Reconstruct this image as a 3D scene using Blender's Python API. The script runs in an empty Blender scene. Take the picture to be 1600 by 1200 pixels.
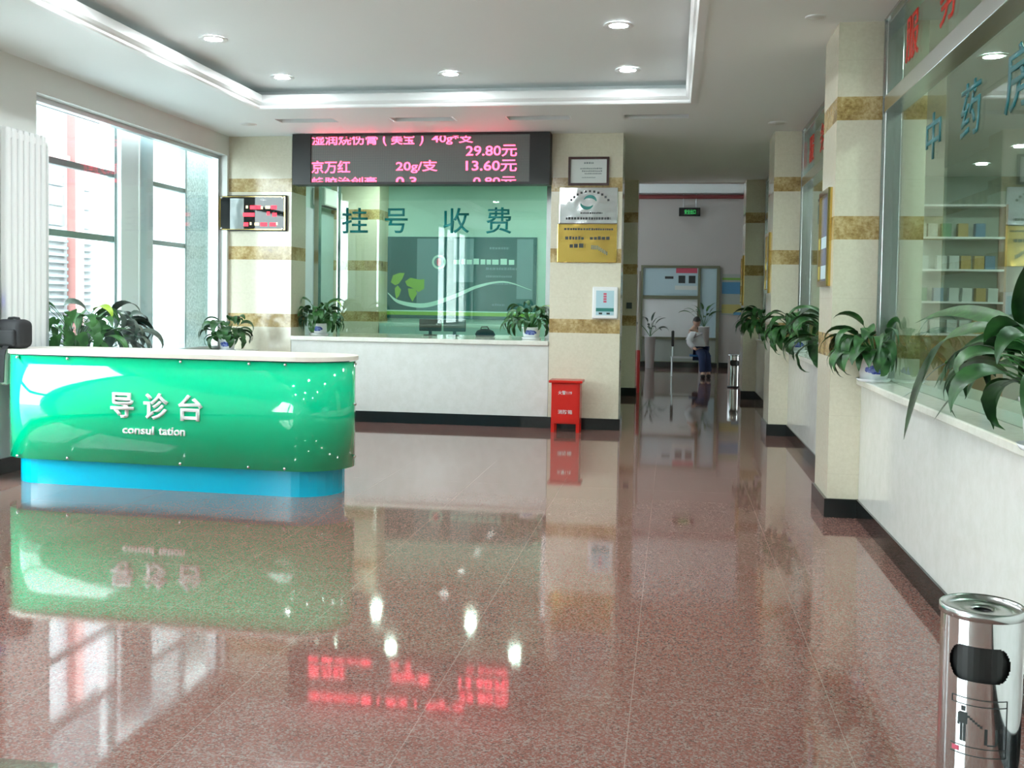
import bpy, bmesh, math, random
from mathutils import Vector, Matrix

SC = bpy.context.scene
COL = SC.collection
PI = math.pi

# ------------------------------------------------------------------ camera
cam_d = bpy.data.cameras.new('camera')
cam = bpy.data.objects.new('camera', cam_d)
COL.objects.link(cam)
YAW, PITCH, ROLL, FPX = .1539, .0378, .0154, 1615.4
_r = Vector((math.cos(YAW), math.sin(YAW), 0))
_f = Vector((-math.sin(YAW), math.cos(YAW), 0))
_u = Vector((0, 0, 1))
_fw = _f * math.cos(PITCH) - _u * math.sin(PITCH)
_dn = -(_u * math.cos(PITCH) + _f * math.sin(PITCH))
_cx = _r * math.cos(ROLL) - _dn * math.sin(ROLL)
_cy = _r * math.sin(ROLL) + _dn * math.cos(ROLL)
cam.matrix_world = Matrix(((_cx.x, -_cy.x, -_fw.x, 0), (_cx.y, -_cy.y, -_fw.y, 0), (_cx.z, -_cy.z, -_fw.z, 1.5), (0, 0, 0, 1)))
cam_d.sensor_width = 36
cam_d.lens = FPX / 1600 * 36
cam_d.shift_y = -67.1 / 1600
cam_d.clip_start = .05
cam_d.clip_end = 200
SC.camera = cam

# ------------------------------------------------------------------ world, exposure
w = bpy.data.worlds.new('overcast_sky')
SC.world = w
w.use_nodes = True
bg = w.node_tree.nodes['Background']
bg.inputs['Color'].default_value = (.86, .965, 1, 1)
bg.inputs['Strength'].default_value = 6.6
SC.view_settings.view_transform = 'Standard'
SC.view_settings.look = 'None'
SC.view_settings.gamma = 1
SC.view_settings.use_curve_mapping = False
SC.view_settings.exposure = 1.72
SC.cycles.max_bounces = 14
SC.cycles.diffuse_bounces = 6
SC.cycles.glossy_bounces = 6
SC.cycles.transparent_max_bounces = 16
SC.cycles.caustics_reflective = False
SC.cycles.caustics_refractive = False

# ------------------------------------------------------------------ materials
def mat(name, col, rough=.5, metal=0., spec=.5, emit=None, estr=0., coat=0.):
    m = bpy.data.materials.new(name)
    m.use_nodes = True
    b = m.node_tree.nodes['Principled BSDF']
    b.inputs['Base Color'].default_value = (*col, 1)
    b.inputs['Roughness'].default_value = rough
    b.inputs['Metallic'].default_value = metal
    b.inputs['Specular IOR Level'].default_value = spec
    if coat:
        b.inputs['Coat Weight'].default_value = coat
        b.inputs['Coat Roughness'].default_value = .03
    if emit:
        b.inputs['Emission Color'].default_value = (*emit, 1)
        b.inputs['Emission Strength'].default_value = estr
    return m

def nd(m, t, **kw):
    n = m.node_tree.nodes.new(t)
    for k, v in kw.items():
        setattr(n, k, v)
    return n

def lk(m, a, b):
    m.node_tree.links.new(a, b)

def mixcol(m, fac, a, b):
    n = nd(m, 'ShaderNodeMix', data_type='RGBA')
    for sock, v in ((n.inputs[0], fac), (n.inputs[6], a), (n.inputs[7], b)):
        if hasattr(v, 'is_linked'):
            lk(m, v, sock)
        elif isinstance(v, tuple):
            sock.default_value = (*v, 1)
        else:
            sock.default_value = v
    return n.outputs[2]

def math_n(m, op, a, b=None, c=None):
    n = nd(m, 'ShaderNodeMath', operation=op)
    for i, v in enumerate((a, b, c)):
        if v is None:
            continue
        if hasattr(v, 'is_linked'):
            lk(m, v, n.inputs[i])
        else:
            n.inputs[i].default_value = v
    return n.outputs[0]

def noise(m, vec, scale, detail=3, rough=.5):
    n = nd(m, 'ShaderNodeTexNoise')
    n.inputs['Scale'].default_value = scale
    n.inputs['Detail'].default_value = detail
    n.inputs['Roughness'].default_value = rough
    if vec is not None:
        lk(m, vec, n.inputs['Vector'])
    return n.outputs['Fac']

def ramp(m, fac, stops):
    n = nd(m, 'ShaderNodeValToRGB')
    e = n.color_ramp.elements
    while len(e) < len(stops):
        e.new(.5)
    for el, (p, c) in zip(e, stops):
        el.position = p
        el.color = (*c, 1)
    lk(m, fac, n.inputs[0])
    return n.outputs[0]

def bsdf(m):
    return m.node_tree.nodes['Principled BSDF']

def pos(m):
    return nd(m, 'ShaderNodeNewGeometry').outputs['Position']

def banded_stone():
    m = mat('banded_cream_stone', (.8, .78, .68), .12)
    p = pos(m)
    sx = nd(m, 'ShaderNodeSeparateXYZ')
    lk(m, p, sx.inputs[0])
    z = sx.outputs['Z']
    tot = None
    for a, b in ((2.815, 2.98), (1.978, 2.143), (1.143, 1.308)):
        g = math_n(m, 'MULTIPLY', math_n(m, 'GREATER_THAN', z, a), math_n(m, 'LESS_THAN', z, b))
        tot = g if tot is None else math_n(m, 'ADD', tot, g)
    n1 = noise(m, p, 5, 5, .6)
    n2 = noise(m, p, 38, 4, .7)
    brown = ramp(m, math_n(m, 'ADD', math_n(m, 'MULTIPLY', n1, .6), math_n(m, 'MULTIPLY', n2, .45)),
                 [(.36, (.19, .115, .04)), (.5, (.4, .28, .11)), (.64, (.62, .5, .27)), (.8, (.7, .6, .38))])
    cream = ramp(m, n2, [(.3, (.65, .61, .475)), (.7, (.72, .685, .55))])
    # thin slab joints
    fz = math_n(m, 'FRACT', math_n(m, 'DIVIDE', math_n(m, 'SUBTRACT', z, 1.143), .418))
    j = math_n(m, 'LESS_THAN', fz, .008)
    cream = mixcol(m, math_n(m, 'MULTIPLY', j, .35), cream, (.5, .46, .36))
    lk(m, mixcol(m, tot, cream, brown), bsdf(m).inputs['Base Color'])
    return m

def granite_floor():
    m = mat('polished_red_granite', (.3, .2, .18), .07)
    p = pos(m)
    n1 = nd(m, 'ShaderNodeTexVoronoi')
    n1.inputs['Scale'].default_value = 150
    lk(m, p, n1.inputs['Vector'])
    sep = nd(m, 'ShaderNodeSeparateColor')
    lk(m, n1.outputs['Color'], sep.inputs[0])
    grain = ramp(m, sep.outputs[0], [(.0, (.08, .05, .043)), (.3, (.24, .068, .053)), (.62, (.225, .108, .088)), (.9, (.27, .205, .18))])
    big = noise(m, p, .9, 3)
    c = mixcol(m, math_n(m, 'MULTIPLY', big, .35), grain, (.20, .135, .112))
    sx = nd(m, 'ShaderNodeSeparateXYZ')
    lk(m, p, sx.inputs[0])
    def line(s, off):
        f = math_n(m, 'FRACT', math_n(m, 'DIVIDE', math_n(m, 'ADD', s, off), .745))
        return math_n(m, 'LESS_THAN', math_n(m, 'ABSOLUTE', math_n(m, 'SUBTRACT', f, .5)), .0026)
    j = math_n(m, 'MAXIMUM', line(sx.outputs['X'], 1.615 + .3725 + 7.45), line(sx.outputs['Y'], .2 + 7.45))
    c = mixcol(m, math_n(m, 'MULTIPLY', j, .28), c, (.5, .45, .4))
    lk(m, c, bsdf(m).inputs['Base Color'])
    rn = noise(m, p, 2.3, 4)
    r = math_n(m, 'ADD', math_n(m, 'MULTIPLY', rn, .06), .02)
    lk(m, r, bsdf(m).inputs['Roughness'])
    bsdf(m).inputs['IOR'].default_value = 1.6
    return m

def tinted_glass(name, tint, rough=0., ior=1.5):
    m = bpy.data.materials.new(name)
    m.use_nodes = True
    nt = m.node_tree
    nt.nodes.clear()
    out = nd(m, 'ShaderNodeOutputMaterial')
    mix = nd(m, 'ShaderNodeMixShader')
    tr = nd(m, 'ShaderNodeBsdfTransparent')
    tr.inputs[0].default_value = (*tint, 1)
    gl = nd(m, 'ShaderNodeBsdfGlossy')
    gl.inputs['Roughness'].default_value = rough
    # Fresnel from the angle alone, the same from either face of the pane
    geo = nd(m, 'ShaderNodeNewGeometry')
    dt = nd(m, 'ShaderNodeVectorMath', operation='DOT_PRODUCT')
    lk(m, geo.outputs['Incoming'], dt.inputs[0])
    lk(m, geo.outputs['Normal'], dt.inputs[1])
    c = math_n(m, 'ABSOLUTE', dt.outputs['Value'])
    p5 = math_n(m, 'POWER', math_n(m, 'SUBTRACT', 1.0, c), 5)
    r0 = ((ior - 1) / (ior + 1)) ** 2
    fr = math_n(m, 'ADD', math_n(m, 'MULTIPLY', p5, 1 - r0), r0)
    lk(m, fr, mix.inputs[0])
    lk(m, tr.outputs[0], mix.inputs[1])
    lk(m, gl.outputs[0], mix.inputs[2])
    lk(m, mix.outputs[0], out.inputs[0])
    return m

def speckle(name, c1, c2, scale, rough=.4):
    m = mat(name, c1, rough)
    p = pos(m)
    n = noise(m, p, scale, 4, .7)
    lk(m, ramp(m, n, [(.38, c1), (.62, c2)]), bsdf(m).inputs['Base Color'])
    return m

def wavy(m, scale, strength, dist=.02):
    tc = nd(m, 'ShaderNodeTexCoord')
    n = nd(m, 'ShaderNodeTexNoise')
    n.inputs['Scale'].default_value = scale
    n.inputs['Detail'].default_value = 1
    lk(m, tc.outputs['Object'], n.inputs['Vector'])
    b = nd(m, 'ShaderNodeBump')
    b.inputs['Strength'].default_value = strength
    b.inputs['Distance'].default_value = dist
    lk(m, n.outputs['Fac'], b.inputs['Height'])
    lk(m, b.outputs[0], bsdf(m).inputs['Normal'])
    return m

def leaf_mat(name, c1, c2):
    m = mat(name, c1, .4)
    tc = nd(m, 'ShaderNodeTexCoord')
    n = noise(m, tc.outputs['Object'], 14, 2)
    lk(m, ramp(m, n, [(.35, c1), (.65, c2)]), bsdf(m).inputs['Base Color'])
    return m

def porcelain():
    m = mat('white_porcelain_blue_landscape', (.85, .88, .9), .12)
    tc = nd(m, 'ShaderNodeTexCoord')
    sx = nd(m, 'ShaderNodeSeparateXYZ')
    lk(m, tc.outputs['Object'], sx.inputs[0])
    ang = math_n(m, 'ARCTAN2', sx.outputs['X'], math_n(m, 'MULTIPLY', sx.outputs['Y'], -1))
    az = math_n(m, 'DIVIDE', ang, .85)
    zz = math_n(m, 'DIVIDE', math_n(m, 'SUBTRACT', sx.outputs['Z'], .085), .03)
    d = math_n(m, 'ADD', math_n(m, 'POWER', az, 2), math_n(m, 'POWER', zz, 2))
    n = noise(m, tc.outputs['Object'], 45, 3)
    d2 = math_n(m, 'ADD', d, math_n(m, 'MULTIPLY', math_n(m, 'SUBTRACT', n, .5), 1.3))
    fac = math_n(m, 'LESS_THAN', d2, .95)
    blue = ramp(m, n, [(.35, (.03, .05, .33)), (.6, (.2, .27, .62))])
    lk(m, mixcol(m, fac, (.85, .88, .9), blue), bsdf(m).inputs['Base Color'])
    return m

def led_screen_mat():
    m = mat('led_matrix_grey', (.13, .14, .135), .45)
    p = pos(m)
    sx = nd(m, 'ShaderNodeSeparateXYZ')
    lk(m, p, sx.inputs[0])
    def g(s):
        f = math_n(m, 'FRACT', math_n(m, 'MULTIPLY', s, 80))
        return math_n(m, 'ABSOLUTE', math_n(m, 'SUBTRACT', f, .5))
    d = math_n(m, 'MAXIMUM', g(sx.outputs['X']), g(sx.outputs['Z']))
    lk(m, mixcol(m, math_n(m, 'GREATER_THAN', d, .36), (.2, .215, .205), (.07, .075, .07)), bsdf(m).inputs['Base Color'])
    return m

def steel(name, rough=.16, col=(.62, .64, .64)):
    m = mat(name, col, rough, 1.)
    return m

M = dict(
    ceiling=mat('white_ceiling_paint', (.84, .885, .885), .55),
    trimwhite=mat('white_gloss_trim', (.85, .87, .87), .35),
    wallgrey=mat('pale_grey_wall_paint', (.74, .76, .73), .5),
    cavity=mat('dark_cavity', (.12, .14, .13), .8),
    stone=banded_stone(),
    whitestone=speckle('polished_white_stone', (.66, .67, .63), (.71, .72, .69), 9, .12),
    sillstone=speckle('polished_sill_stone', (.74, .74, .66), (.80, .80, .73), 20, .08),
    black=mat('black_granite', (.012, .016, .016), .09),
    floor=granite_floor(),
    glass=tinted_glass('green_tinted_glass', (.82, .945, .885), ior=1.6),
    clear=tinted_glass('clear_window_glass', (.96, .99, .98)),
    steel=steel('brushed_steel_frame', .22, (.55, .58, .57)),
    chrome=steel('polished_stainless', .07, (.72, .74, .74)),
    alu=mat('silver_aluminium', (.6, .65, .66), .3, .7),
    darkalu=mat('grey_green_window_frame', (.16, .22, .22), .3, .4),
    teal=mat('teal_vinyl', (.0, .11, .12), .4),
    teal2=mat('bright_teal_vinyl', (.0, .20, .20), .4),
    redv=mat('red_vinyl', (.72, .03, .015), .4),
    green=wavy(mat('green_acrylic', (.0, .60, .29), .04, coat=.6), 1.7, .09, .03),
    cyan=mat('cyan_laminate', (.0, .50, .74), .18),
    cream=mat('cream_laminate', (.80, .76, .68), .3),
    white=mat('white_plastic', (.82, .84, .84), .35),
    letter=mat('white_acrylic_letter', (.9, .92, .92), .3),
    blackp=mat('black_plastic', (.012, .013, .013), .4),
    blackg=mat('black_mirror_glass', (.01, .012, .012), .02, spec=.4),
    bagcloth=mat('black_nylon', (.012, .012, .014), .75),
    redbox=mat('red_enamel', (.62, .012, .006), .25),
    wht=mat('white_print', (.8, .8, .78), .6),
    led=mat('led_red_lit', (.3, .01, .01), .5, emit=(1, .05, .11), estr=2.6),
    ledr=mat('clock_digit_red', (.3, .01, .01), .5, emit=(1, .03, .06), estr=.9),
    ledy=mat('clock_digit_yellow', (.3, .25, .1), .5, emit=(1, .85, .45), estr=.6),
    ledg=mat('exit_sign_green_lit', (.02, .2, .05), .5, emit=(.1, 1, .25), estr=.16),
    blueled=mat('blue_display', (.01, .02, .3), .4, emit=(.05, .1, 1), estr=.6),
    lamp=mat('lamp_diffuser_lit', (.9, .9, .9), .5, emit=(.91, .98, 1), estr=125),
    lampbright=mat('bright_lamp_diffuser_lit', (.9, .9, .9), .5, emit=(.93, 1, .95), estr=135),
    screen=led_screen_mat(),
    leaf=leaf_mat('dark_green_leaf', (.012, .055, .014), (.035, .13, .03)),
    leaf2=leaf_mat('mid_green_leaf', (.02, .10, .02), (.05, .19, .04)),
    greyleaf=leaf_mat('grey_green_leaf', (.03, .06, .045), (.09, .13, .10)),
    young=leaf_mat('yellow_green_leaf', (.28, .48, .03), (.42, .62, .06)),
    yellow=leaf_mat('yellowed_leaf', (.55, .36, .02), (.68, .45, .03)),
    porc=porcelain(),
    porcw=mat('white_porcelain', (.85, .88, .9), .12),
    soil=mat('dark_soil', (.03, .022, .015), .9),
    darkwood=mat('dark_red_wood_frame', (.05, .016, .013), .25),
    gold=mat('gold_metal', (.78, .55, .16), .12, 1.),
    goldplate=wavy(mat('gold_plate', (.72, .50, .13), .1, 1.), 5, .25),
    silverplate=wavy(mat('silver_plate', (.66, .70, .70), .09, 1.), 5, .25),
    paper=mat('white_paper', (.70, .74, .72), .3),
    ink=mat('dark_print', (.03, .04, .04), .5),
    greyink=mat('grey_print', (.25, .3, .3), .5),
    tealink=mat('teal_print', (.02, .2, .17), .4),
    picture=mat('blue_grey_print', (.16, .2, .3), .2),
    bluelabel=mat('pale_blue_label', (.42, .62, .68), .3),
    poster=mat('dark_teal_banner', (.012, .10, .105), .3),
    bluegrey=mat('grey_blue_print_and_reflection', (.12, .24, .27), .4),
    limegreen=mat('lime_print', (.20, .42, .06), .4),
    pmint=mat('pale_mint_print', (.45, .72, .66), .4),
    cashwall=mat('pale_teal_wall', (.36, .56, .50), .6),
    bluedoor=mat('pale_blue_door', (.40, .55, .56), .4),
    pharmwall=mat('pale_green_grey_wall', (.45, .52, .46), .6),
    farwall=mat('pinkish_grey_wall', (.52, .49, .47), .6),
    olive=mat('olive_metal', (.20, .21, .14), .35, .3),
    panelgrey=mat('grey_green_panel', (.38, .42, .38), .5),
    redpaint=mat('red_paint', (.5, .03, .03), .4),
    pinkpipe=mat('maroon_pipe', (.25, .06, .06), .4),
    posterblue=mat('blue_poster_print', (.08, .26, .45), .4),
    posteryel=mat('yellow_poster_print', (.5, .45, .15), .4),
    posterpink=mat('pink_poster_print', (.62, .10, .16), .4),
    lightblue=mat('light_blue_print', (.5, .66, .72), .4),
    coat=mat('white_coat_cloth', (.66, .68, .70), .8),
    trousers=mat('navy_cloth', (.02, .035, .10), .8),
    skin=mat('skin', (.55, .35, .26), .5),
    hair=mat('black_hair', (.015, .012, .011), .5),
    bench=mat('blue_seat', (.03, .16, .38), .35),
    wood=mat('warm_wood', (.35, .22, .09), .4),
    facade=mat('white_facade', (.75, .76, .78), .7),
    facadegrey=mat('pale_grey_facade', (.24, .25, .262), .8),
    paintedalu=mat('white_painted_aluminium', (.85, .88, .9), .4),
    shadedalu=mat('shaded_painted_aluminium', (.5, .62, .67), .4),  # darker copy of the white cladding, for its shaded half
    facadered=mat('faded_red_steel', (.24, .105, .10), .5),
    louver=mat('grey_louver', (.06, .085, .093), .5),
    granite=speckle('grey_speckled_granite', (.30, .36, .36), (.62, .67, .67), 38, .3),
    pave=mat('pale_concrete', (.36, .37, .37), .7),
    box1=mat('medicine_box_white', (.6, .65, .62), .5),
    box2=mat('medicine_box_blue', (.12, .25, .38), .5),
    box3=mat('medicine_box_green', (.14, .32, .18), .5),
    box4=mat('medicine_box_ochre', (.45, .33, .12), .5),
)

# ------------------------------------------------------------------ helpers
def link(name, bm, m, parent=None, loc=None, smooth=False):
    bmesh.ops.recalc_face_normals(bm, faces=bm.faces)
    me = bpy.data.meshes.new(name)
    bm.to_mesh(me)
    bm.free()
    if m:
        me.materials.append(M[m])
    if smooth:
        for p in me.polygons:
            p.use_smooth = True
    o = bpy.data.objects.new(name, me)
    COL.objects.link(o)
    if parent:
        o.parent = parent
    if loc:
        o.location = loc
    return o

def NB():
    return bmesh.new()

def box(bm, x0, x1, y0, y1, z0, z1, bev=0., seg=2):
    vs = [bm.verts.new((x, y, z)) for x in (x0, x1) for y in (y0, y1) for z in (z0, z1)]
    f = [(0, 1, 3, 2), (4, 6, 7, 5), (0, 4, 5, 1), (2, 3, 7, 6), (0, 2, 6, 4), (1, 5, 7, 3)]
    fs = [bm.faces.new([vs[i] for i in q]) for q in f]
    if bev:
        es = list({e for q in fs for e in q.edges})
        bmesh.ops.bevel(bm, geom=es, offset=bev, segments=seg, affect='EDGES', profile=.5)

def boxo(name, m, x0, x1, y0, y1, z0, z1, parent=None, bev=0.):
    bm = NB()
    box(bm, x0, x1, y0, y1, z0, z1, bev)
    return link(name, bm, m, parent)

def tube(bm, pts, r, n=10, caps=True):
    pts = [Vector(p) for p in pts]
    rs = r if isinstance(r, (list, tuple)) else [r] * len(pts)
    rings = []
    up = None
    for i, p in enumerate(pts):
        t = (pts[min(i + 1, len(pts) - 1)] - pts[max(i - 1, 0)]).normalized()
        if up is None:
            up = Vector((0, 0, 1)) if abs(t.z) < .9 else Vector((1, 0, 0))
        a = t.cross(up).normalized()
        b = a.cross(t).normalized()
        up = b
        rings.append([bm.verts.new(p + (a * math.cos(2 * PI * k / n) + b * math.sin(2 * PI * k / n)) * rs[i]) for k in range(n)])
    for i in range(len(rings) - 1):
        for k in range(n):
            bm.faces.new((rings[i][k], rings[i][(k + 1) % n], rings[i + 1][(k + 1) % n], rings[i + 1][k]))
    if caps:
        bm.faces.new(rings[0][::-1])
        bm.faces.new(rings[-1])

def lathe(bm, prof, n=32, c=(0, 0)):
    rings = []
    for r, z in prof:
        if r < 1e-5:
            rings.append([bm.verts.new((c[0], c[1], z))])
        else:
            rings.append([bm.verts.new((c[0] + r * math.cos(2 * PI * k / n), c[1] + r * math.sin(2 * PI * k / n), z)) for k in range(n)])
    for a, b in zip(rings, rings[1:]):
        for k in range(n):
            if len(a) == 1 and len(b) == 1:
                continue
            if len(a) == 1:
                bm.faces.new((a[0], b[(k + 1) % n], b[k]))
            elif len(b) == 1:
                bm.faces.new((a[k], a[(k + 1) % n], b[0]))
            else:
                bm.faces.new((a[k], a[(k + 1) % n], b[(k + 1) % n], b[k]))

def prism(bm, outline, z0, z1):
    a = [bm.verts.new((x, y, z0)) for x, y in outline]
    b = [bm.verts.new((x, y, z1)) for x, y in outline]
    n = len(a)
    for i in range(n):
        bm.faces.new((a[i], a[(i + 1) % n], b[(i + 1) % n], b[i]))
    bm.faces.new(a[::-1])
    bm.faces.new(b)

def slab(bm, u0, u1, v0, v1, w0, w1, holes, ax):
    """rectangle (u,v) with rectangular holes, thick from w0 to w1; ax maps (u,v,w) to xyz"""
    us = sorted({u0, u1, *[h[0] for h in holes], *[h[1] for h in holes]})
    vs = sorted({v0, v1, *[h[2] for h in holes], *[h[3] for h in holes]})
    us = [u for u in us if u0 <= u <= u1]
    vs = [v for v in vs if v0 <= v <= v1]
    def solid(i, j):
        if i < 0 or j < 0 or i >= len(us) - 1 or j >= len(vs) - 1:
            return False
        cu, cv = (us[i] + us[i + 1]) / 2, (vs[j] + vs[j + 1]) / 2
        return not any(h[0] < cu < h[1] and h[2] < cv < h[3] for h in holes)
    cache = {}
    def V(u, v, w_):
        k = (u, v, w_)
        if k not in cache:
            cache[k] = bm.verts.new(ax(u, v, w_))
        return cache[k]
    for i in range(len(us) - 1):
        for j in range(len(vs) - 1):
            if not solid(i, j):
                continue
            a, b, c, d = us[i], us[i + 1], vs[j], vs[j + 1]
            for w_ in (w0, w1):
                bm.faces.new((V(a, c, w_), V(b, c, w_), V(b, d, w_), V(a, d, w_)))
            for (di, dj, p, q) in ((-1, 0, (a, c), (a, d)), (1, 0, (b, c), (b, d)), (0, -1, (a, c), (b, c)), (0, 1, (a, d), (b, d))):
                if not solid(i + di, j + dj):
                    bm.faces.new((V(*p, w0), V(*q, w0), V(*q, w1), V(*p, w1)))

AXY = lambda u, v, w_: (u, v, w_)
AXZ = lambda u, v, w_: (u, w_, v)      # wall across the view: u = x, v = z
AYZ = lambda u, v, w_: (w_, u, v)      # wall along the view: u = y, v = z

def struct(o):
    o['kind'] = 'structure'
    return o

def sroot(name, loc=(0, 0, 0)):
    o = bpy.data.objects.new(name, None)
    COL.objects.link(o)
    o.location = loc
    o.empty_display_size = .2
    o['kind'] = 'structure'
    return o

def tag(o, label, cat, group=None):
    o['label'] = label
    o['category'] = cat
    if group:
        o['group'] = group
    return o

def thing(name, label, cat, loc=(0, 0, 0), rz=0, group=None):
    o = bpy.data.objects.new(name, None)
    COL.objects.link(o)
    o.location = loc
    o.rotation_euler = (0, 0, rz)
    o.empty_display_size = .2
    return tag(o, label, cat, group)

def dup(root, loc, label):
    r = root.copy()
    COL.objects.link(r)
    r.location = loc
    r['label'] = label
    for ch in list(root.children):
        c = ch.copy()
        COL.objects.link(c)
        c.parent = r
        for g in list(ch.children):
            d = g.copy()
            COL.objects.link(d)
            d.parent = c
    return r

def text_bm(body, bold=.012, extrude=.0):
    cu = bpy.data.curves.new('tmp_text', 'FONT')
    cu.body = body
    cu.size = 1
    cu.offset = bold
    cu.extrude = 0
    cu.resolution_u = 3
    to = bpy.data.objects.new('tmp_text', cu)
    COL.objects.link(to)
    dg = bpy.context.evaluated_depsgraph_get()
    me = bpy.data.meshes.new_from_object(to.evaluated_get(dg))
    bm = bmesh.new()
    bm.from_mesh(me)
    bpy.data.objects.remove(to)
    bpy.data.curves.remove(cu)
    bpy.data.meshes.remove(me)
    return bm

def put_text(dst, body, x0, x1, z0, z1, depth=.004, bold=.012, clip=None):
    """text in the x-z plane, fitted to the rectangle, reading along +x, facing -y; front at y=-depth"""
    bm = text_bm(body, bold)
    xs = [v.co.x for v in bm.verts]
    ys = [v.co.y for v in bm.verts]
    a, b, c, d = min(xs), max(xs), min(ys), max(ys)
    for v in bm.verts:
        v.co = Vector((x0 + (v.co.x - a) / (b - a) * (x1 - x0), -depth, z0 + (v.co.y - c) / (d - c) * (z1 - z0)))
    if clip:
        for zc, nz in ((clip[0], -1), (clip[1], 1)):
            bmesh.ops.bisect_plane(bm, geom=bm.verts[:] + bm.edges[:] + bm.faces[:], plane_co=(0, 0, zc), plane_no=(0, 0, nz), clear_outer=True)
    r = bmesh.ops.extrude_face_region(bm, geom=bm.faces[:])
    for v in [g for g in r['geom'] if isinstance(g, bmesh.types.BMVert)]:
        v.co.y += depth
    tmp = bpy.data.meshes.new('tmp_text_mesh')
    bm.to_mesh(tmp)
    bm.free()
    dst.from_mesh(tmp)
    bpy.data.meshes.remove(tmp)

def text_part(name, m, items, parent, depth=.004, bold=.012, rz=0, loc=(0, 0, 0)):
    bm = NB()
    for it in items:
        put_text(bm, it[0], it[1], it[2], it[3], it[4], depth, bold, it[5] if len(it) > 5 else None)
    o = link(name, bm, m, parent)
    o.location = loc
    o.rotation_euler = (0, 0, rz)
    return o

def print_lines(name, rows, x0, x1, y, th, rnd, m, parent):
    for rw in rows:
        link(name, lines_bm([rw], x0, x1, y, th, rnd), m, parent)

def lines_bm(rows, x0, x1, y, th, rnd):
    """rows of small print strokes: too small to read in the photograph"""
    bm = NB()
    for (z, h, a, b) in rows:
        x = x0 + a * (x1 - x0)
        xe = x0 + b * (x1 - x0)
        while x < xe:
            wd = h * rnd.uniform(.6, 1.1)
            box(bm, x, min(x + wd, xe), y - th, y, z - h / 2, z + h / 2 * rnd.uniform(.5, 1))
            x += wd * 1.3
    return bm

CEIL = 3.5
YB = 12.25       # front face of the back wall
XR = 1.33        # face of the right counter wall
XL = -5.5        # inner face of the left wall
XG = 1.485       # pharmacy glass

# ================================================================== STRUCTURE
struct(boxo('floor', 'floor', -5.75, 6.2, -2.2, 27.2, -.12, 0))
tray = (-4.35, .13, 1.2, 10.43)
vents = [(-4.46, -3.76), (-3.14, -2.41), (-1.84, -1.13), (-.56, .13)]
VY = (11.08, 11.34)
bm = NB()
slab(bm, -5.75, 6.2, -2.2, 17.3, CEIL, CEIL + .11, [tray] + [(a, b, *VY) for a, b in vents], AXY)
struct(link('ceiling', bm, 'ceiling'))
bm = NB()
box(bm, tray[0] - .16, tray[1] + .16, tray[2] - .16, tray[3] + .16, 3.7, 3.78)
struct(link('ceiling_raised', bm, 'ceiling'))
bm = NB()
slab(bm, tray[0] - .24, tray[1] + .24, tray[2] - .24, tray[3] + .24, CEIL + .11, 3.7, [(tray[0] - .16, tray[1] + .16, tray[2] - .16, tray[3] + .16)], AXY)
struct(link('trim_cove', bm, 'ceiling'))
# moulded lip round the tray
bm = NB()
prof = [(-.06, -.012), (.0, -.012), (.012, .0), (.012, .02), (.03, .03), (.05, .05), (.05, .125), (.0, .125), (.0, .0), (-.06, .0)]
prev = None
for (sx, sy) in ((0, 0), (1, 0), (1, 1), (0, 1)):
    ring = []
    for (o_, h_) in prof:
        x = (tray[1] - o_) if sx else (tray[0] + o_)
        y = (tray[3] - o_) if sy else (tray[2] + o_)
        ring.append(bm.verts.new((x, y, CEIL + h_)))
    if prev is None:
        first = ring
    else:
        for k in range(len(prof)):
            bm.faces.new((prev[k], prev[(k + 1) % len(prof)], ring[(k + 1) % len(prof)], ring[k]))
    prev = ring
for k in range(len(prof)):
    bm.faces.new((prev[k], prev[(k + 1) % len(prof)], first[(k + 1) % len(prof)], first[k]))
struct(link('trim_tray', bm, 'trimwhite'))

# left wall with the shop window, a tall side window and an added daylight window (both out of frame)
W1 = (8.305, 12.2, .86, 3.26)
W2 = (6.35, 7.35, .04, 3.1)
W3 = (-2.1, 2.2, .9, 3.35)  # unseen window, placed and sized to light the lobby
bm = NB()
slab(bm, -2.2, 12.6, 0, CEIL, XL - .25, XL, [W1, W2, W3], AYZ)
struct(link('wall_left', bm, 'wallgrey'))
bm = NB()
box(bm, -5.75, 6.2, -2.4, -2.2, 0, CEIL)
struct(link('wall_near', bm, 'wallgrey'))

def window(name, wdw, x, bars_y=(), bars_z=(), fr=.05, frame='darkalu', glass='clear'):
    r = sroot(name, (x, (wdw[0] + wdw[1]) / 2, wdw[2]))
    y0, y1, z0, z1 = wdw[0] - r.location.y, wdw[1] - r.location.y, 0, wdw[3] - wdw[2]
    bm = NB()
    slab(bm, y0, y1, z0, z1, -.04, .04, [(y0 + fr, y1 - fr, z0 + fr, z1 - fr)], AYZ)
    for b in bars_y:
        box(bm, -.03, .03, b - .03 - r.location.y, b + .03 - r.location.y, z0 + fr, z1 - fr)
    for b in bars_z:
        box(bm, -.03, .03, y0 + fr, y1 - fr, b - .03 - wdw[2], b + .03 - wdw[2])
    link('window_frame', bm, frame, r)
    boxo('pane', glass, -.006, .006, y0 + fr - .01, y1 - fr + .01, z0 + fr - .01, z1 - fr + .01, r)
    return r
window('window_1', (W1[0], W1[1], W1[2], W1[3]), -5.64, fr=.045, frame='alu')
window('window_2', W2, -5.64, bars_z=(1.1,))
window('window_added_3', W3, -5.64, bars_y=(-.7, .8), bars_z=())
bm = NB()
box(bm, -5.6, -5.1, 8.3, 12.24, .81, .86, .006)
struct(link('trim_window_sill', bm, 'whitestone'))
bm = NB()
box(bm, XL, XL + .02, -2.19, 12.24, 0, .133)
struct(link('baseboard_left', bm, 'black'))

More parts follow.
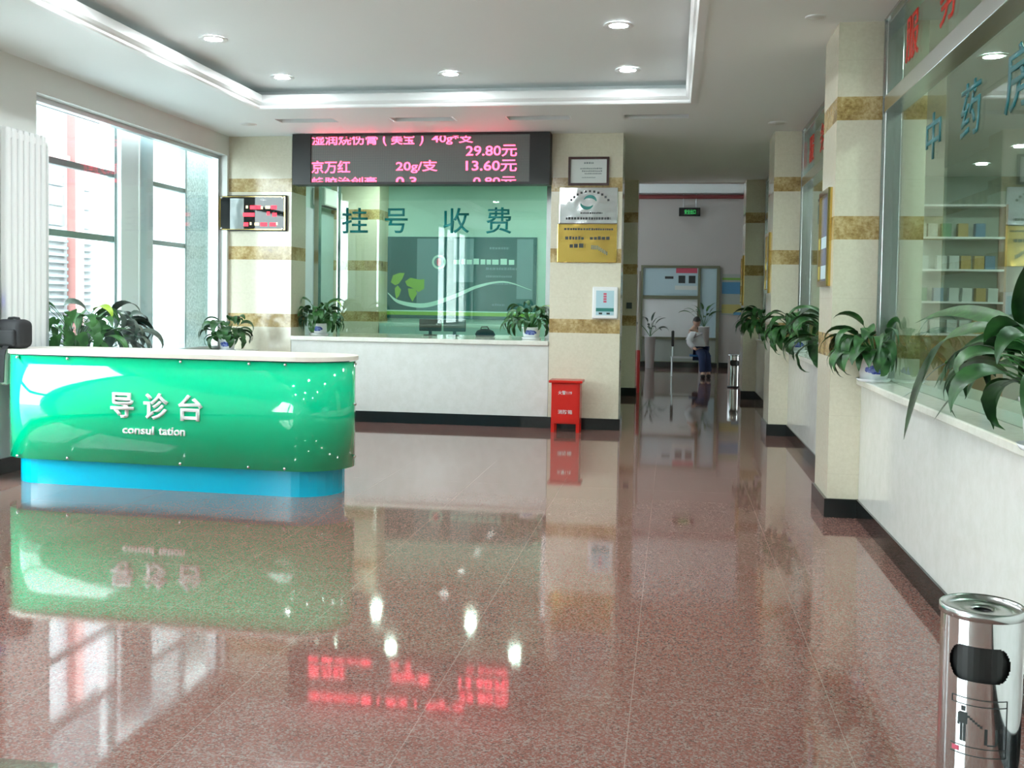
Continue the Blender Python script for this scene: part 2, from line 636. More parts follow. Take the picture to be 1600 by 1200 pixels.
# back wall: left pier, right pier
PB = 12.75
bm = NB()
box(bm, -5.5, -4.68, YB, PB, 0, CEIL)
struct(link('wall_back_left', bm, 'stone'))
bm = NB()
box(bm, -1.455, -.615, YB, PB, 0, CEIL)
struct(link('wall_back_right', bm, 'stone'))
bm = NB()
box(bm, -4.68, -1.455, 12.3, 13.1, 3.1, CEIL)
struct(link('wall_back_lintel', bm, 'cashwall'))
bm = NB()
slab(bm, -5.49, -.595, YB - .02, PB + .02, 0, .133, [(-5.6, -.615, YB, PB + .1)], AXY)
struct(link('baseboard_back', bm, 'black'))

# cashier room
struct(boxo('wall_cashier_left', 'cashwall', -5.75, -5.6, 12.75, 17.0, 0, CEIL))
struct(boxo('wall_cashier_back', 'cashwall', -5.75, -.85, 17.0, 17.3, 0, CEIL))
struct(boxo('wall_cashier_right', 'stone', -.95, -.83, PB, 17.0, 0, CEIL))
struct(boxo('pillar_cashier', 'stone', -5.6, -4.78, 16.45, 17.0, 0, CEIL))
struct(boxo('pillar_hall', 'stone', -1.3, -.587, 16.9, 17.31, 0, CEIL))
bm = NB()
slab(bm, -.84, -.565, 16.88, 17.33, 0, .133, [(-2, -.587, 16.9, 17.31)], AXY)
box(bm, -.829, -.81, PB + .03, 16.88, 0, .133)
struct(link('baseboard_hall', bm, 'black'))

# pharmacy: rear walls
struct(boxo('wall_right_outer', 'pharmwall', 5.4, 5.6, -2.2, 17.0, 0, CEIL))
struct(boxo('wall_pharmacy_end', 'pharmwall', 1.95, 5.4, 16.6, 17.0, 0, CEIL))
struct(boxo('wall_hall_header', 'farwall', -6, 6.2, 17.3, 17.45, 3.5, 5.2))
struct(boxo('wall_hall_right', 'farwall', 1.73, 1.9, 17.0, 17.3, 0, CEIL))

# right pillars
PILLARS = [(7.61, 8.25), (12.25, 12.92), (16.9, 17.5)]
for i, (a, b) in enumerate(PILLARS):
    struct(boxo('pillar', 'stone', 1.115, 1.72, a, b, 0, CEIL))
    bm = NB()
    slab(bm, 1.095, 1.34, a - .02, b + .02, 0, .133, [(1.115, 2, a, b)], AXY)
    struct(link('baseboard_pillar', bm, 'black'))

# far hall
bm = NB()
slab(bm, 17.45, 25.1, 0, 5.2, -5.2, -5.05, [(18.2, 23.6, .9, 4.4)], AYZ)  # unseen opening added to bring daylight into the far hall
struct(link('wall_far_left', bm, 'farwall'))
struct(boxo('wall_far_right', 'farwall', 5.0, 5.15, 17.45, 25.1, 0, 5.2))
struct(boxo('wall_far', 'farwall', -5.2, 5.15, 25.1, 25.3, 0, 5.2))
struct(boxo('ceiling_far', 'ceiling', -5.2, 5.15, 17.45, 25.3, 5.2, 5.3))
struct(boxo('baseboard_far', 'black', 1.1, 5.0, 25.07, 25.1, 0, .13))
bm = NB()
tube(bm, [(-4.9, 25.02, 4.06), (4.9, 25.02, 4.06)], .05, 10)
struct(link('trim_pipe', bm, 'pinkpipe'))
bm = NB()
box(bm, -5.05, 5.0, 24.9, 25.1, 4.14, 5.2)
struct(link('trim_upper_beam', bm, 'ceiling'))

# ================================================================== OUTSIDE THE WINDOW
struct(boxo('pavement', 'pave', -40, -5.76, -20, 45, -.3, -.12))
oc = thing('outer_window_frame', 'grey aluminium framework of bars outside the big shop window', 'window frame', (-5.98, 10.4, -.12))
bm = NB()
for z in (2.92, 2.227):
    box(bm, -.03, .03, -2.0, -.06, z - .032, z + .032)
for z in (2.92, 2.247):
    box(bm, -.03, .03, .68, 1.57, z - .026, z + .026)
link('transom', bm, 'darkalu', oc)
for y, wd in ((-2.02, .03), (-.035, .022), (1.59, .018)):
    boxo('mullion', 'darkalu', -.04, .04, y - wd, y + wd, 0, 3.75, oc)
bm = NB()
box(bm, -.16, .09, -.01, .68, 0, 3.75, .01)
o = link('column_cladding', bm, 'paintedalu', oc)
bm = NB()
box(bm, .088, .10, .36, .385, 0, 3.75)
link('cladding_joint', bm, 'white', o)
bm = NB()
box(bm, .088, .096, .385, .67, 0, 3.75)
link('shaded_panel', bm, 'shadedalu', o)  # shade on the column, put in as a blue-grey colour
o = boxo('granite_pier', 'granite', -6.6, -6.06, 12.19, 13.0, -.12, 3.72)
tag(o, 'grey speckled granite pier outside the right end of the shop window', 'pier')
cn = thing('canopy', 'white slatted canopy soffit outside above the shop window', 'canopy', (-7.4, 12, 3.75))
bm = NB()
box(bm, -.1, 1.5, -5, 14, 0, .15)
link('soffit', bm, 'facade', cn)
bm = NB()
for k in range(9):
    box(bm, -.05 + k * .17, -.03 + k * .17, -5, 14, -.012, .002)
link('soffit_joints', bm, 'louver', cn)
bd = thing('building', 'white building with red columns and grey louvres seen through the shop window', 'building', (-13, 22, -.12))
bm = NB()
box(bm, -4, 0, -17, 22, 0, 12)
link('wall', bm, 'facadegrey', bd)
for yy in (-6.5, -1.13, 3.4, 8.0):
    boxo('column', 'facadered', .0, .2, yy - .16, yy + .16, 0, 9, bd)
for (a, b) in ((-2.6, -1.4), (-.92, -.34), (2.1, 3.22), (4.0, 6.5)):
    bm = NB()
    box(bm, .01, .05, a, b, .3, .36)
    for k in range(16):
        z = .5 + k * .15
        box(bm, .02, .10, a, b, z, z + .055)
    link('louvre_panel', bm, 'louver', bd)
    bm = NB()
    for k in range(3):
        box(bm, .02, .06, a + .08, b - .08, 3.1 + k * .42, 3.35 + k * .42)
    link('window', bm, 'louver', bd)
    boxo('red_beam', 'facadered', .02, .14, a, b, 4.5, 4.6, bd)

# ================================================================== COUNTERS
def counter(name, label, body, top, base, along_x, topm='sillstone', loc=(0, 0, 0)):
    t = thing(name, label, 'counter', loc, 0, 'built-in service counters')
    def rel(b):
        return (b[0] - loc[0], b[1] - loc[0], b[2] - loc[1], b[3] - loc[1], b[4], b[5])
    boxo('front_panel', 'whitestone', *rel(body), t)
    bm = NB()
    box(bm, *rel(top), .008)
    link('counter_top', bm, topm, t)
    boxo('kickboard', 'black', *rel(base), t)
    return t
counter('service_counter', 'white stone counter under the cashier glass and red LED board',
        (-4.675, -1.46, YB + .004, YB + .12, 0, .985), (-4.675, -1.46, YB - .03, 13.75, .985, 1.04),
        (-4.675, -1.46, YB - .02, YB + .003, 0, .133), True, loc=(-3.07, 12.3, 0))
yy = [(-2.15, 7.605), (8.255, 12.245), (12.925, 16.895)]
labs = ['white stone counter in the right foreground below the 中药房 glass', 'white stone counter between the two nearer right-hand pillars',
        'distant white stone counter beyond the second right-hand pillar']
for (a, b), l in zip(yy, labs):
    counter('service_counter', l, (XR, XR + .1, a, b, 0, .95), (XR - .035, 1.9, a, b, .95, .995),
            (XR - .015, XR - .001, a, b, 0, .133), False, loc=(XR, (a + b) / 2, 0))

# ------------------------------------------------------------------ interior glass
def glass_x(name, x0, x1, z0, z1, y, posts, items):
    r = sroot(name, ((x0 + x1) / 2, y, z0))
    cx = r.location.x
    bm = NB()
    for p in posts:
        box(bm, p[0] - cx, p[1] - cx, -.05, .06, 0, z1 - z0)
    link('frame', bm, 'steel', r)
    boxo('pane', 'glass', x0 - cx, x1 - cx, -.005, .005, 0, z1 - z0, r)
    if items:
        text_part('lettering', 'teal2', [(s, a - cx, b - cx, c - z0, d - z0) for s, a, b, c, d in items], r, .004, .008, loc=(0, -.006, 0))
    return r
glass_x('window_4', -4.66, -1.475, 1.04, 3.1, 13.06, [(-4.66, -4.60), (-1.60, -1.475), (-4.35, -4.335)],
        [('挂', -4.295, -3.946, 2.361, 2.695), ('号', -3.72, -3.415, 2.37, 2.688), ('收', -2.944, -2.604, 2.372, 2.695), ('费', -2.384, -2.056, 2.368, 2.703)])

def glass_y(name, y0, y1, items_t, items_r):
    r = sroot(name, (XG, (y0 + y1) / 2, .995))
    cy = r.location.y
    H = CEIL - .995
    bm = NB()
    for p in (y0, y1 - .085):
        box(bm, -.06, .05, p - cy, p + .085 - cy, 0, H, .004)
        box(bm, -.075, -.06, p + .03 - cy, p + .055 - cy, 0, H)
    link('frame', bm, 'steel', r)
    bm = NB()
    box(bm, -.07, .06, y0 + .086 - cy, y1 - .086 - cy, 2.85 - .995, 2.96 - .995, .004)
    link('rail', bm, 'steel', r)
    bm = NB()
    box(bm, -.055, .05, y0 + .086 - cy, y1 - .086 - cy, CEIL - .05 - .995, CEIL - .995)
    box(bm, -.075, -.055, y0 + .086 - cy, y1 - .086 - cy, CEIL - .02 - .995, CEIL - .995)
    link('head_rail', bm, 'steel', r)
    boxo('pane', 'glass', -.005, .005, y0 + .08 - cy, y1 - .08 - cy, 0, H - .04, r)
    for nm, m_, its in (('lettering', 'teal', items_t), ('lettering', 'redv', items_r)):
        if its:
            # local x of the text runs along -y so that it reads from the lobby
            text_part(nm, m_, [(s, -(a - cy), -(b - cy), c - .995, d - .995) for s, a, b, c, d in its], r, .004, .008, rz=-PI / 2, loc=(-.006, 0, 0))
    return r
glass_y('window_5', -2.15, 7.6, [('中', 6.54, 6.20, 2.37, 2.64), ('药', 5.78, 5.43, 2.38, 2.66), ('房', 5.05, 4.66, 2.38, 2.67)],
        [('服', 7.18, 6.83, 3.10, 3.385), ('务', 6.30, 5.94, 3.10, 3.385)])
glass_y('window_6', 8.255, 12.245, [('西', 11.22, 10.9, 2.36, 2.62)],
        [('服', 12.05, 11.70, 3.10, 3.385), ('务', 11.2, 10.85, 3.10, 3.385)])
glass_y('window_7', 12.925, 16.895, [], [])

# ================================================================== CEILING FIXTURES
def downlight(loc, label, group, lampm='lamp'):
    t = thing('downlight', label, 'ceiling light', loc, 0, group)
    bm = NB()
    lathe(bm, [(.075, -.001), (.115, -.004), (.12, 0.0), (.118, .004), (.075, .012)], 32)
    link('trim_ring', bm, 'trimwhite', t, smooth=True)
    bm = NB()
    lathe(bm, [(.0, .002), (.04, .001), (.076, .006), (.07, .014), (0, .014)], 32)
    link('lamp_lens', bm, lampm, t, smooth=True)
    return t
LG = 'lit downlights in the raised ceiling'
d0 = downlight((-3.9, 8.36, 3.686), 'lit round ceiling downlight at the left front of the tray ceiling', LG)
for (x, y, l) in ((-3.88, 9.87, 'lit downlight at the far left corner of the tray ceiling'), (-2.17, 9.85, 'middle lit downlight of the far row in the tray ceiling'),
                  (-.47, 8.26, 'lit downlight near the right edge of the tray, nearer of two'), (-.465, 9.83, 'lit downlight at the far right corner of the tray ceiling')):
    dup(d0, (x, y, 3.686), l)
for (x, y) in ((-3.9, 6.8), (-.47, 6.7), (-3.9, 5.2), (-.47, 5.1), (-2.2, 6.0), (-3.9, 3.6), (-.47, 3.5), (-2.2, 4.2), (-2.2, 2.4)):
    dup(d0, (x, y, 3.686), 'lit downlight of the tray ceiling above and behind the viewpoint')
PG = 'lit downlights in the pharmacy ceiling'
d1 = downlight((2.45, 8.7, 3.486), 'lit downlight in the pharmacy ceiling behind the 药 on the glass', PG, 'lampbright')
for (x, y, l) in ((4.15, 13.5, 'lit pharmacy downlight near the right frame edge'), (4.15, 15.1, 'lit pharmacy downlight just right of the 药'),
                  (2.45, 6.9, 'lit pharmacy downlight out of frame between the nearer lamps'), (4.15, 11.0, 'lit pharmacy downlight out of frame by the far cabinets'), (2.45, 13.6, 'lit pharmacy downlight behind the second right-hand pillar'), (2.45, 5.2, 'lit pharmacy downlight out of frame near the front'), (4.15, 5.6, 'lit pharmacy downlight out of frame near the outer wall'), (4.15, 8.7, 'lit pharmacy downlight out of frame in the middle'), (2.45, 11.9, 'lit pharmacy downlight behind the first right-hand pillar')):
    dup(d1, (x, y, 3.486), l)
d2 = downlight((-3.0, 15.6, 3.486), 'added lit downlight in the cashier room ceiling, hidden behind the LED board', 'added lit downlights in the cashier room', 'lampbright')  # hidden lamps, added to brighten the cashier room
dup(d2, (-4.6, 15.9, 3.486), 'added cashier room downlight at the far left, hidden by the board')
dup(d2, (-1.6, 15.9, 3.486), 'added cashier room downlight at the far right, hidden by the board')
dup(d2, (-3.9, 14.2, 3.486), 'added cashier room downlight on the left, hidden by the board')
dup(d2, (-2.1, 14.2, 3.486), 'added cashier room downlight on the right, hidden by the board')

vl = ['leftmost of the four recessed ceiling vents before the LED board', 'second ceiling vent from the left, above the LED board',
      'third ceiling vent from the left, above the LED board', 'rightmost ceiling vent, in front of the corridor']
v0 = None
for (a, b), l in zip(vents, vl):
    cx = (a + b) / 2
    if v0 is None:
        v0 = thing('ceiling_vent', l, 'air vent', (cx, 11.21, CEIL), 0, 'recessed air vents in the ceiling')
        h, d = .35, .13
        bm = NB()
        slab(bm, -h, h, -d, d, .0, .11, [(-h + .012, h - .012, -d + .012, d - .012)], AXY)
        link('vent_frame', bm, 'trimwhite', v0)
        boxo('vent_back', 'cavity', -h + .012, h - .012, -d + .012, d - .012, .10, .11, v0)
        bm = NB()
        for k in range(5):
            y = -.09 + k * .045
            vs = [bm.verts.new(p) for p in ((-h + .012, y - .012, .06), (h - .012, y - .012, .06), (h - .012, y + .018, .095), (-h + .012, y + .018, .095))]
            bm.faces.new(vs)
        r = bmesh.ops.solidify(bm, geom=bm.faces[:], thickness=.003)
        link('louvre', bm, 'cavity', v0)
    else:
        dup(v0, (cx, 11.21, CEIL), l)
def speaker(loc, l, r=.1):
    t = thing('ceiling_speaker', l, 'ceiling speaker', loc, 0, 'round ceiling speakers')
    bm = NB()
    lathe(bm, [(r * .8, -.006), (r * .95, -.01), (r, -.003), (r, 0)], 28)
    link('rim', bm, 'trimwhite', t, smooth=True)
    bm = NB()
    lathe(bm, [(0, -.008), (r * .82, -.006), (r * .8, -.001), (0, -.001)], 28)
    link('grille', bm, 'wallgrey', t, smooth=True)
speaker((-4.88, 11.38, CEIL), 'small round ceiling speaker above the mirrored clock panel')
speaker((1.085, 11.68, CEIL), 'small round ceiling speaker above the second right-hand pillar')
speaker((.93, 7.45, CEIL), 'pale round ceiling disc beside the top of the nearest pillar', .07)

# ================================================================== LED BOARD
led = thing('led_display_board', 'wide black LED board of red medicine prices above the cashier glass', 'LED sign', (-3.035, 12.2, 2.885))
W_, H_ = 3.15, .61
bm = NB()
slab(bm, -W_ / 2, W_ / 2, 0, H_, -.12, .09, [(-1.345, 1.335, .03, .585)], AXZ)
link('housing', bm, 'blackp', led)
scr = boxo('screen', 'screen', -1.345, 1.335, -.1, .08, .03, .585, led)
def lx(px):
    return -W_ / 2 + (px - 465) / 397 * W_
def lz(py):
    return H_ - (py - 211) / 80 * H_
rows = [
    [('湿润烧伤膏', lx(495), lx(599), lz(228.5), lz(210.5)), ('(', lx(607), lx(613), lz(230), lz(210)), ('美宝', lx(620), lx(656), lz(228.5), lz(210.5)),
     (')', lx(664), lx(670), lz(230), lz(210)), ('40g*支', lx(683), lx(746), lz(229), lz(211))],
    [('29.80元', lx(735.5), lx(812.5), lz(248), lz(230))],
    [('京万红', lx(495), lx(556), lz(273), lz(253)), ('20g/支', lx(628), lx(692), lz(273), lz(253)), ('13.60元', lx(735.5), lx(812.5), lz(271), lz(253))],
    [('蜂胶治创膏', lx(495), lx(598), lz(293), lz(279)), ('0.3', lx(628), lx(660), lz(293), lz(279)), ('0.80元', lx(747), lx(812), lz(293), lz(279))],
]
for rw in rows:
    for r in rw:
        text_part('price_text', 'led', [(*r, (.034, .575))], scr, .002, .012, loc=(0, -.1, 0))

# ================================================================== BACK WALL ITEMS
ck = thing('wall_clock_panel', 'black mirrored calendar clock with red digits on the left pier', 'clock', (-5.17, YB, 2.33))
bm = NB()
box(bm, -.44, .44, -.05, 0, 0, .44, .008)
link('housing', bm, 'blackp', ck)
bm = NB()
slab(bm, -.425, .425, .015, .425, -.055, -.048, [(-.415, .415, .022, .418)], AXZ)
link('gilt_edge', bm, 'gold', ck)
mg = boxo('mirror_glass', 'blackg', -.42, .42, -.0535, -.05, .018, .422, ck)
bm = NB()
box(bm, -.29, -.11, -.0545, -.05, .02, .40)
link('painted_reflection', bm, 'silverplate', mg)  # bright reflection in the mirror, modelled as a pale strip
bm = NB()
for (x, z, s) in ((.02, .29, .05), (.08, .29, .035), (.28, .29, .04), (-.09, .20, .03), (-.02, .20, .05), (.29, .20, .03), (.21, .215, .02), (-.08, .08, .03), (.15, .08, .045), (.27, .08, .045)):
    box(bm, x - s, x + s, -.056, -.05, z - .024, z + .024, .004)
link('red_digits', bm, 'ledr', mg)
bm = NB()
for (x, z, s) in ((-.07, .295, .014), (.125, .285, .014), (.2, .29, .03), (.06, .085, .03), (.32, .09, .012), (-.02, .09, .012)):
    box(bm, x - s, x + s, -.056, -.05, z - .018, z + .018, .004)
link('yellow_digits', bm, 'ledy', mg)
for (x, z) in ((-.405, .41), (.395, .41), (-.405, .03), (.395, .03)):
    bm = NB()
    lathe(bm, [(0, .012), (.014, .010), (.018, .003), (.018, 0)], 16)
    bm.transform(Matrix.Rotation(PI / 2, 4, 'X'))
    bm.transform(Matrix.Translation((x, -.05, z)))
    link('mounting_stud', bm, 'chrome', ck, smooth=True)

RN = random.Random(5)
fr = thing('framed_certificate', 'small dark framed certificate at the top of the right pier', 'certificate', (-1.015, YB, 2.885))
bm = NB()
slab(bm, -.24, .24, 0, .335, -.03, 0, [(-.212, .212, .028, .307)], AXZ)
link('frame', bm, 'darkwood', fr)
fpp = boxo('paper', 'paper', -.213, .213, -.012, -.002, .027, .308, fr)
print_lines('printed_text', [(.265, .022, .36, .64), (.2, .018, .25, .9), (.17, .018, .3, .9), (.14, .015, .38, .88), (.095, .012, .3, .7)], -.2, .2, -.012, .001, RN, 'greyink', fpp)
sp = thing('silver_plaque', 'silver mirror plaque with a green swirl emblem on the right pier', 'plaque', (-1.01, YB, 2.437))
bm = NB()
box(bm, -.345, .345, -.022, 0, 0, .425, .006)
spp = link('plate', bm, 'silverplate', sp)
for k in range(11):
    bm = NB()
    a = PI * (.80 - .60 * k / 10)
    x, z = .015 + .27 * math.cos(a), .13 + .25 * math.sin(a)
    box(bm, x - .013, x + .013, -.024, -.021, z - .013, z + .013)
    link('arched_character', bm, 'ink', spp)
print_lines('printed_text', [(.125, .02, .36, .75), (.062, .03, .1, .9)], -.33, .33, -.022, .002, RN, 'ink', spp)
bm = NB()
for sgn, ph in ((1, .2), (-1, .2 + PI)):
    prev = None
    for k in range(15):
        t_ = k / 14
        a = ph + t_ * 2.5
        r1 = .068
        wd = .02 * math.sin(PI * min(1, t_ * .9 + .08))
        c = Vector((.0 + math.cos(a) * r1 * 1.15 + .015 * sgn, 0, .25 + math.sin(a) * r1))
        n = Vector((math.cos(a), 0, math.sin(a)))
        pr = [bm.verts.new(Vector((q.x, y_, q.z))) for q in (c - n * wd, c + n * wd) for y_ in (-.0245, -.021)]
        if prev:
            bm.faces.new((prev[0], prev[2], pr[2], pr[0]))
            bm.faces.new((prev[1], prev[3], pr[3], pr[1]))
            bm.faces.new((prev[0], prev[1], pr[1], pr[0]))
            bm.faces.new((prev[2], prev[3], pr[3], pr[2]))
        prev = pr
link('swirl_emblem', bm, 'tealink', spp)
gp = thing('gold_plaque', 'engraved gold plaque under the silver one on the right pier', 'plaque', (-1.02, YB, 1.978))
bm = NB()
box(bm, -.352, .352, -.022, 0, 0, .455, .006)
gpp = link('plate', bm, 'goldplate', gp)
print_lines('engraved_text', [(.395, .026, .1, .95), (.29, .04, .12, .45), (.29, .04, .55, .9), (.2, .05, .2, .47)], -.34, .34, -.022, .002, RN, 'ink', gpp)
bm = NB()
for k in range(9):
    x = .05 + k * .022
    z = .205 - abs(k - 3) * .006 - k * .008
    box(bm, x, x + .018, -.024, -.021, z - .03 + k * .001, z + .02)
link('dark_emblem', bm, 'olive', gpp)
dp = thing('hand_sanitizer_box', 'white framed box with a pale blue label on the right pier', 'dispenser', (-.79, YB, 1.32))
bm = NB()
box(bm, -.15, .15, -.09, 0, 0, .375, .015)
link('case', bm, 'white', dp)
lp = boxo('label_panel', 'bluelabel', -.105, .105, -.093, -.089, .04, .33, dp)
boxo('label_band', 'tealink', -.105, .105, -.095, -.0925, .085, .125, lp)
bm = NB()
for z in (.29, .26, .23, .2):
    box(bm, -.018, .018, -.095, -.0925, z - .011, z + .011)
link('red_mark', bm, 'posterpink', lp)
for x in (-.05, .04):
    boxo('button', 'ink', x - .02, x + .02, -.096, -.0925, .05, .072, lp)

# red fire box
fb = thing('fire_extinguisher_box', 'red metal fire extinguisher box standing before the right pier', 'fire box', (-1.205, 12.0, 0))
bm = NB()
box(bm, -.165, .165, -.14, .12, .1, .575, .006)
for x in (-.165, .125):
    for y in (-.14, .08):
        box(bm, x, x + .04, y, y + .04, 0, .102)
link('case', bm, 'redbox', fb)
bm = NB()
box(bm, -.195, .195, -.17, .14, .575, .605, .006)
link('lid', bm, 'redbox', fb)
fd = boxo('door', 'redbox', -.15, .15, -.148, -.139, .12, .56, fb)
text_part('lettering', 'wht', [('火警119', -.085, .075, .44, .485), ('消防箱', -.085, .08, .215, .265)], fd, .003, .01, loc=(0, -.148, 0))

# ================================================================== CONSULTATION DESK
dk = thing('consultation_desk', 'green consultation desk with rounded ends and cyan plinth', 'reception desk', (-3.885, 7.765, 0), -.039)
def pill(hl, r, n=14):
    pts = []
    for k in range(n + 1):
        a = -PI / 2 + PI * k / n
        pts.append((hl - r + r * math.cos(a), r * math.sin(a)))
    for k in range(n + 1):
        a = PI / 2 + PI * k / n
        pts.append((-hl + r + r * math.cos(a), r * math.sin(a)))
    return pts
bm = NB()
prism(bm, pill(1.37, .30), 0, .24)
link('plinth', bm, 'cyan', dk)
bm = NB()
prism(bm, pill(1.40, .325), .24, 1.02)
link('desk_body', bm, 'cyan', dk)
bm = NB()
prism(bm, pill(1.47, .385, 24), 1.03, 1.062)
es = [e for e in bm.edges if abs(e.verts[0].co.z - e.verts[1].co.z) < 1e-6]
bmesh.ops.bevel(bm, geom=es, offset=.008, segments=2, affect='EDGES')
link('desk_top', bm, 'cream', dk, smooth=False)
# wrap-round acrylic front: from the back of the left end to the back of the right end
def arc_path(hl, r, n=18):
    pts = []
    for k in range(n + 1):
        a = -PI * .95 + (-PI / 2 + PI * .95) * k / n
        pts.append((-hl + r + r * math.cos(a), r * math.sin(a)))
    L = 2 * (hl - r)
    for k in range(1, 24):
        pts.append((-hl + r + L * k / 24, -r))
    for k in range(n + 1):
        a = -PI / 2 + (PI * .55) * k / n
        pts.append((hl - r + r * math.cos(a), r * math.sin(a)))
    return pts
bm = NB()
o_, i_ = arc_path(1.455, .365), arc_path(1.447, .357)
zl, zh = .205, 1.022
O0 = [bm.verts.new((x, y, zl)) for x, y in o_]
O1 = [bm.verts.new((x, y, zh)) for x, y in o_]
I0 = [bm.verts.new((x, y, zl)) for x, y in i_]
I1 = [bm.verts.new((x, y, zh)) for x, y in i_]
for k in range(len(O0) - 1):
    bm.faces.new((O0[k], O0[k + 1], O1[k + 1], O1[k]))
    bm.faces.new((I0[k], I1[k], I1[k + 1], I0[k + 1]))
    bm.faces.new((O1[k], O1[k + 1], I1[k + 1], I1[k]))
    bm.faces.new((O0[k], I0[k], I0[k + 1], O0[k + 1]))
for k in (0, -1):
    bm.faces.new((O0[k], O1[k], I1[k], I0[k]))
fpan = link('front_panel', bm, 'green', dk, smooth=False)
for q in fpan.data.polygons:
    q.use_smooth = abs(q.normal.z) < .5
for x in (-1.2, -.76, .2, .76, 1.05):
    for z in (.225, 1.005):
        bm = NB()
        lathe(bm, [(0, .014), (.010, .012), (.012, .004), (.012, -.03), (0, -.03)], 14)
        bm.transform(Matrix.Rotation(PI / 2, 4, 'X'))
        bm.transform(Matrix.Translation((x, -.366, z)))
        link('standoff_screw', bm, 'chrome', fpan, smooth=True)
for z in (.285, .69, 1.005):
    bm = NB()
    lathe(bm, [(0, .022), (.010, .02), (.012, .012), (.012, -.03), (0, -.03)], 14)
    bm.transform(Matrix.Rotation(PI / 2, 4, 'Y'))
    bm.transform(Matrix.Translation((1.456, .0, z)))
    link('standoff_screw', bm, 'chrome', fpan, smooth=True)
text_part('lettering', 'letter', [('导', -.385, -.19, .56, .755), ('诊', -.105, .10, .555, .76), ('台', .185, .385, .555, .755)], fpan, .014, .02, loc=(0, -.366, 0))
text_part('lettering', 'letter', [('consul', -.285, -.02, .437, .500), ('tation', .02, .24, .437, .500)], fpan, .008, .022, loc=(0, -.366, 0))

bg_ = thing('shoulder_bag', 'black padded bag at the left end of the green desk, strap hanging down', 'bag', (-5.27, 7.655, 1.063), -.12)
bm = NB()
box(bm, -.14, .13, -.085, .085, 0, .235, .055, 4)
link('bag_body', bm, 'bagcloth', bg_, smooth=True)
bm = NB()
box(bm, -.10, .09, -.105, -.06, .02, .16, .025, 3)
link('front_pocket', bm, 'bagcloth', bg_, smooth=True)
bm = NB()
tube(bm, [(-.06, 0, .225), (-.05, 0, .243), (0, 0, .247), (.045, 0, .243), (.055, 0, .225)], .010, 8)
link('carry_handle', bm, 'bagcloth', bg_, smooth=True)
bm = NB()
pts = [(0, -.06, .06), (0, -.10, .012), (0, -.124, -.005), (-.005, -.132, -.05), (-.012, -.132, -.15), (-.02, -.13, -.27)]
prev = None
for p in pts:
    q = [bm.verts.new((p[0] + dx, p[1] + dy, p[2])) for dx, dy in ((-.028, 0), (.028, 0), (.028, .008), (-.028, .008))]
    if prev:
        for k in range(4):
            bm.faces.new((prev[k], prev[(k + 1) % 4], q[(k + 1) % 4], q[k]))
    prev = q
link('strap', bm, 'bagcloth', bg_)

tb = thing('glass_table', 'low glass table, only its corner showing at the bottom left edge', 'table', (-1.72, 1.85, 0))
bm = NB()
box(bm, -.38, .38, -.25, .25, .44, .452, .003)
link('table_top', bm, 'glass', tb)
for x in (-.34, .34):
    for y in (-.21, .21):
        bm = NB()
        tube(bm, [(x, y, 0), (x, y, .44)], .016, 12)
        link('leg', bm, 'chrome', tb, smooth=True)

dv = thing('wall_terminal', 'black wall box with a small lit blue display beside the radiator', 'terminal', (XL, 7.62, 1.35))
bm = NB()
box(bm, 0, .06, -.10, .10, 0, .15, .008)
link('case', bm, 'blackp', dv)
boxo('blue_display', 'blueled',   .058, .063, -.02, .08, .07, .12, dv)

# radiator
rd = thing('radiator', 'tall white column radiator on the wall left of the shop window', 'radiator', (XL, 8.0, .75))
for k in range(7):
    y = -.24 + k * .08
    bm = NB()
    box(bm, .05, .12, y - .033, y + .033, 0, 2.12, .022, 3)
    link('column', bm, 'white', rd, smooth=False)
bm = NB()
box(bm, .06, .11, -.25, .25, .03, .09, .01)
link('header', bm, 'white', rd)
bm = NB()
box(bm, .06, .11, -.25, .25, 2.03, 2.09, .01)
link('header', bm, 'white', rd)
bm = NB()
tube(bm, [(.085, .27, 2.06), (.085, .31, 2.06), (.08, .33, 2.03), (.08, .33, .1)], .016, 10)
link('pipe', bm, 'white', rd, smooth=True)
bm = NB()
tube(bm, [(.0, -.1, 1.9), (.055, -.1, 1.9)], .012, 8)
tube(bm, [(.0, .1, 1.9), (.055, .1, 1.9)], .012, 8)
tube(bm, [(.0, -.1, .2), (.055, -.1, .2)], .012, 8)
link('bracket', bm, 'alu', rd)

# ================================================================== PLANTS
def blade(bm, path, widths, side, fold=.35):
    """leaf blade along a 3-D path; side = rough sideways direction"""
    n = len(path)
    prev = None
    for i in range(n):
        p = path[i]
        t = (path[min(i + 1, n - 1)] - path[max(i - 1, 0)])
        if t.length < 1e-6:
            t = Vector((0, 0, -1))
        t.normalize()
        s = (side - t * side.dot(t)).normalized()
        nrm = s.cross(t).normalized()
        if nrm.z < 0:
            nrm = -nrm
        wd = widths[i]
        row = [bm.verts.new(p + s * (wd * a) + nrm * (wd * abs(a) * fold * (1.2 - abs(a) * .5))) for a in (-1, -.5, 0, .5, 1)]
        if prev:
            for k in range(4):
                bm.faces.new((prev[k], prev[k + 1], row[k + 1], row[k]))
        prev = row

def spline(pts, n):
    """Catmull-Rom through points"""
    P = [Vector(p) for p in pts]
    P = [P[0] * 2 - P[1]] + P + [P[-1] * 2 - P[-2]]
    out = []
    segs = len(P) - 3
    for k in range(n + 1):
        u = k / n * segs
        i = min(int(u), segs - 1)
        u -= i
        a, b, c, d = P[i:i + 4]
        out.append(.5 * ((2 * b) + (c - a) * u + (2 * a - 5 * b + 4 * c - d) * u * u + (3 * b - 3 * c + d - a) * u ** 3))
    return out

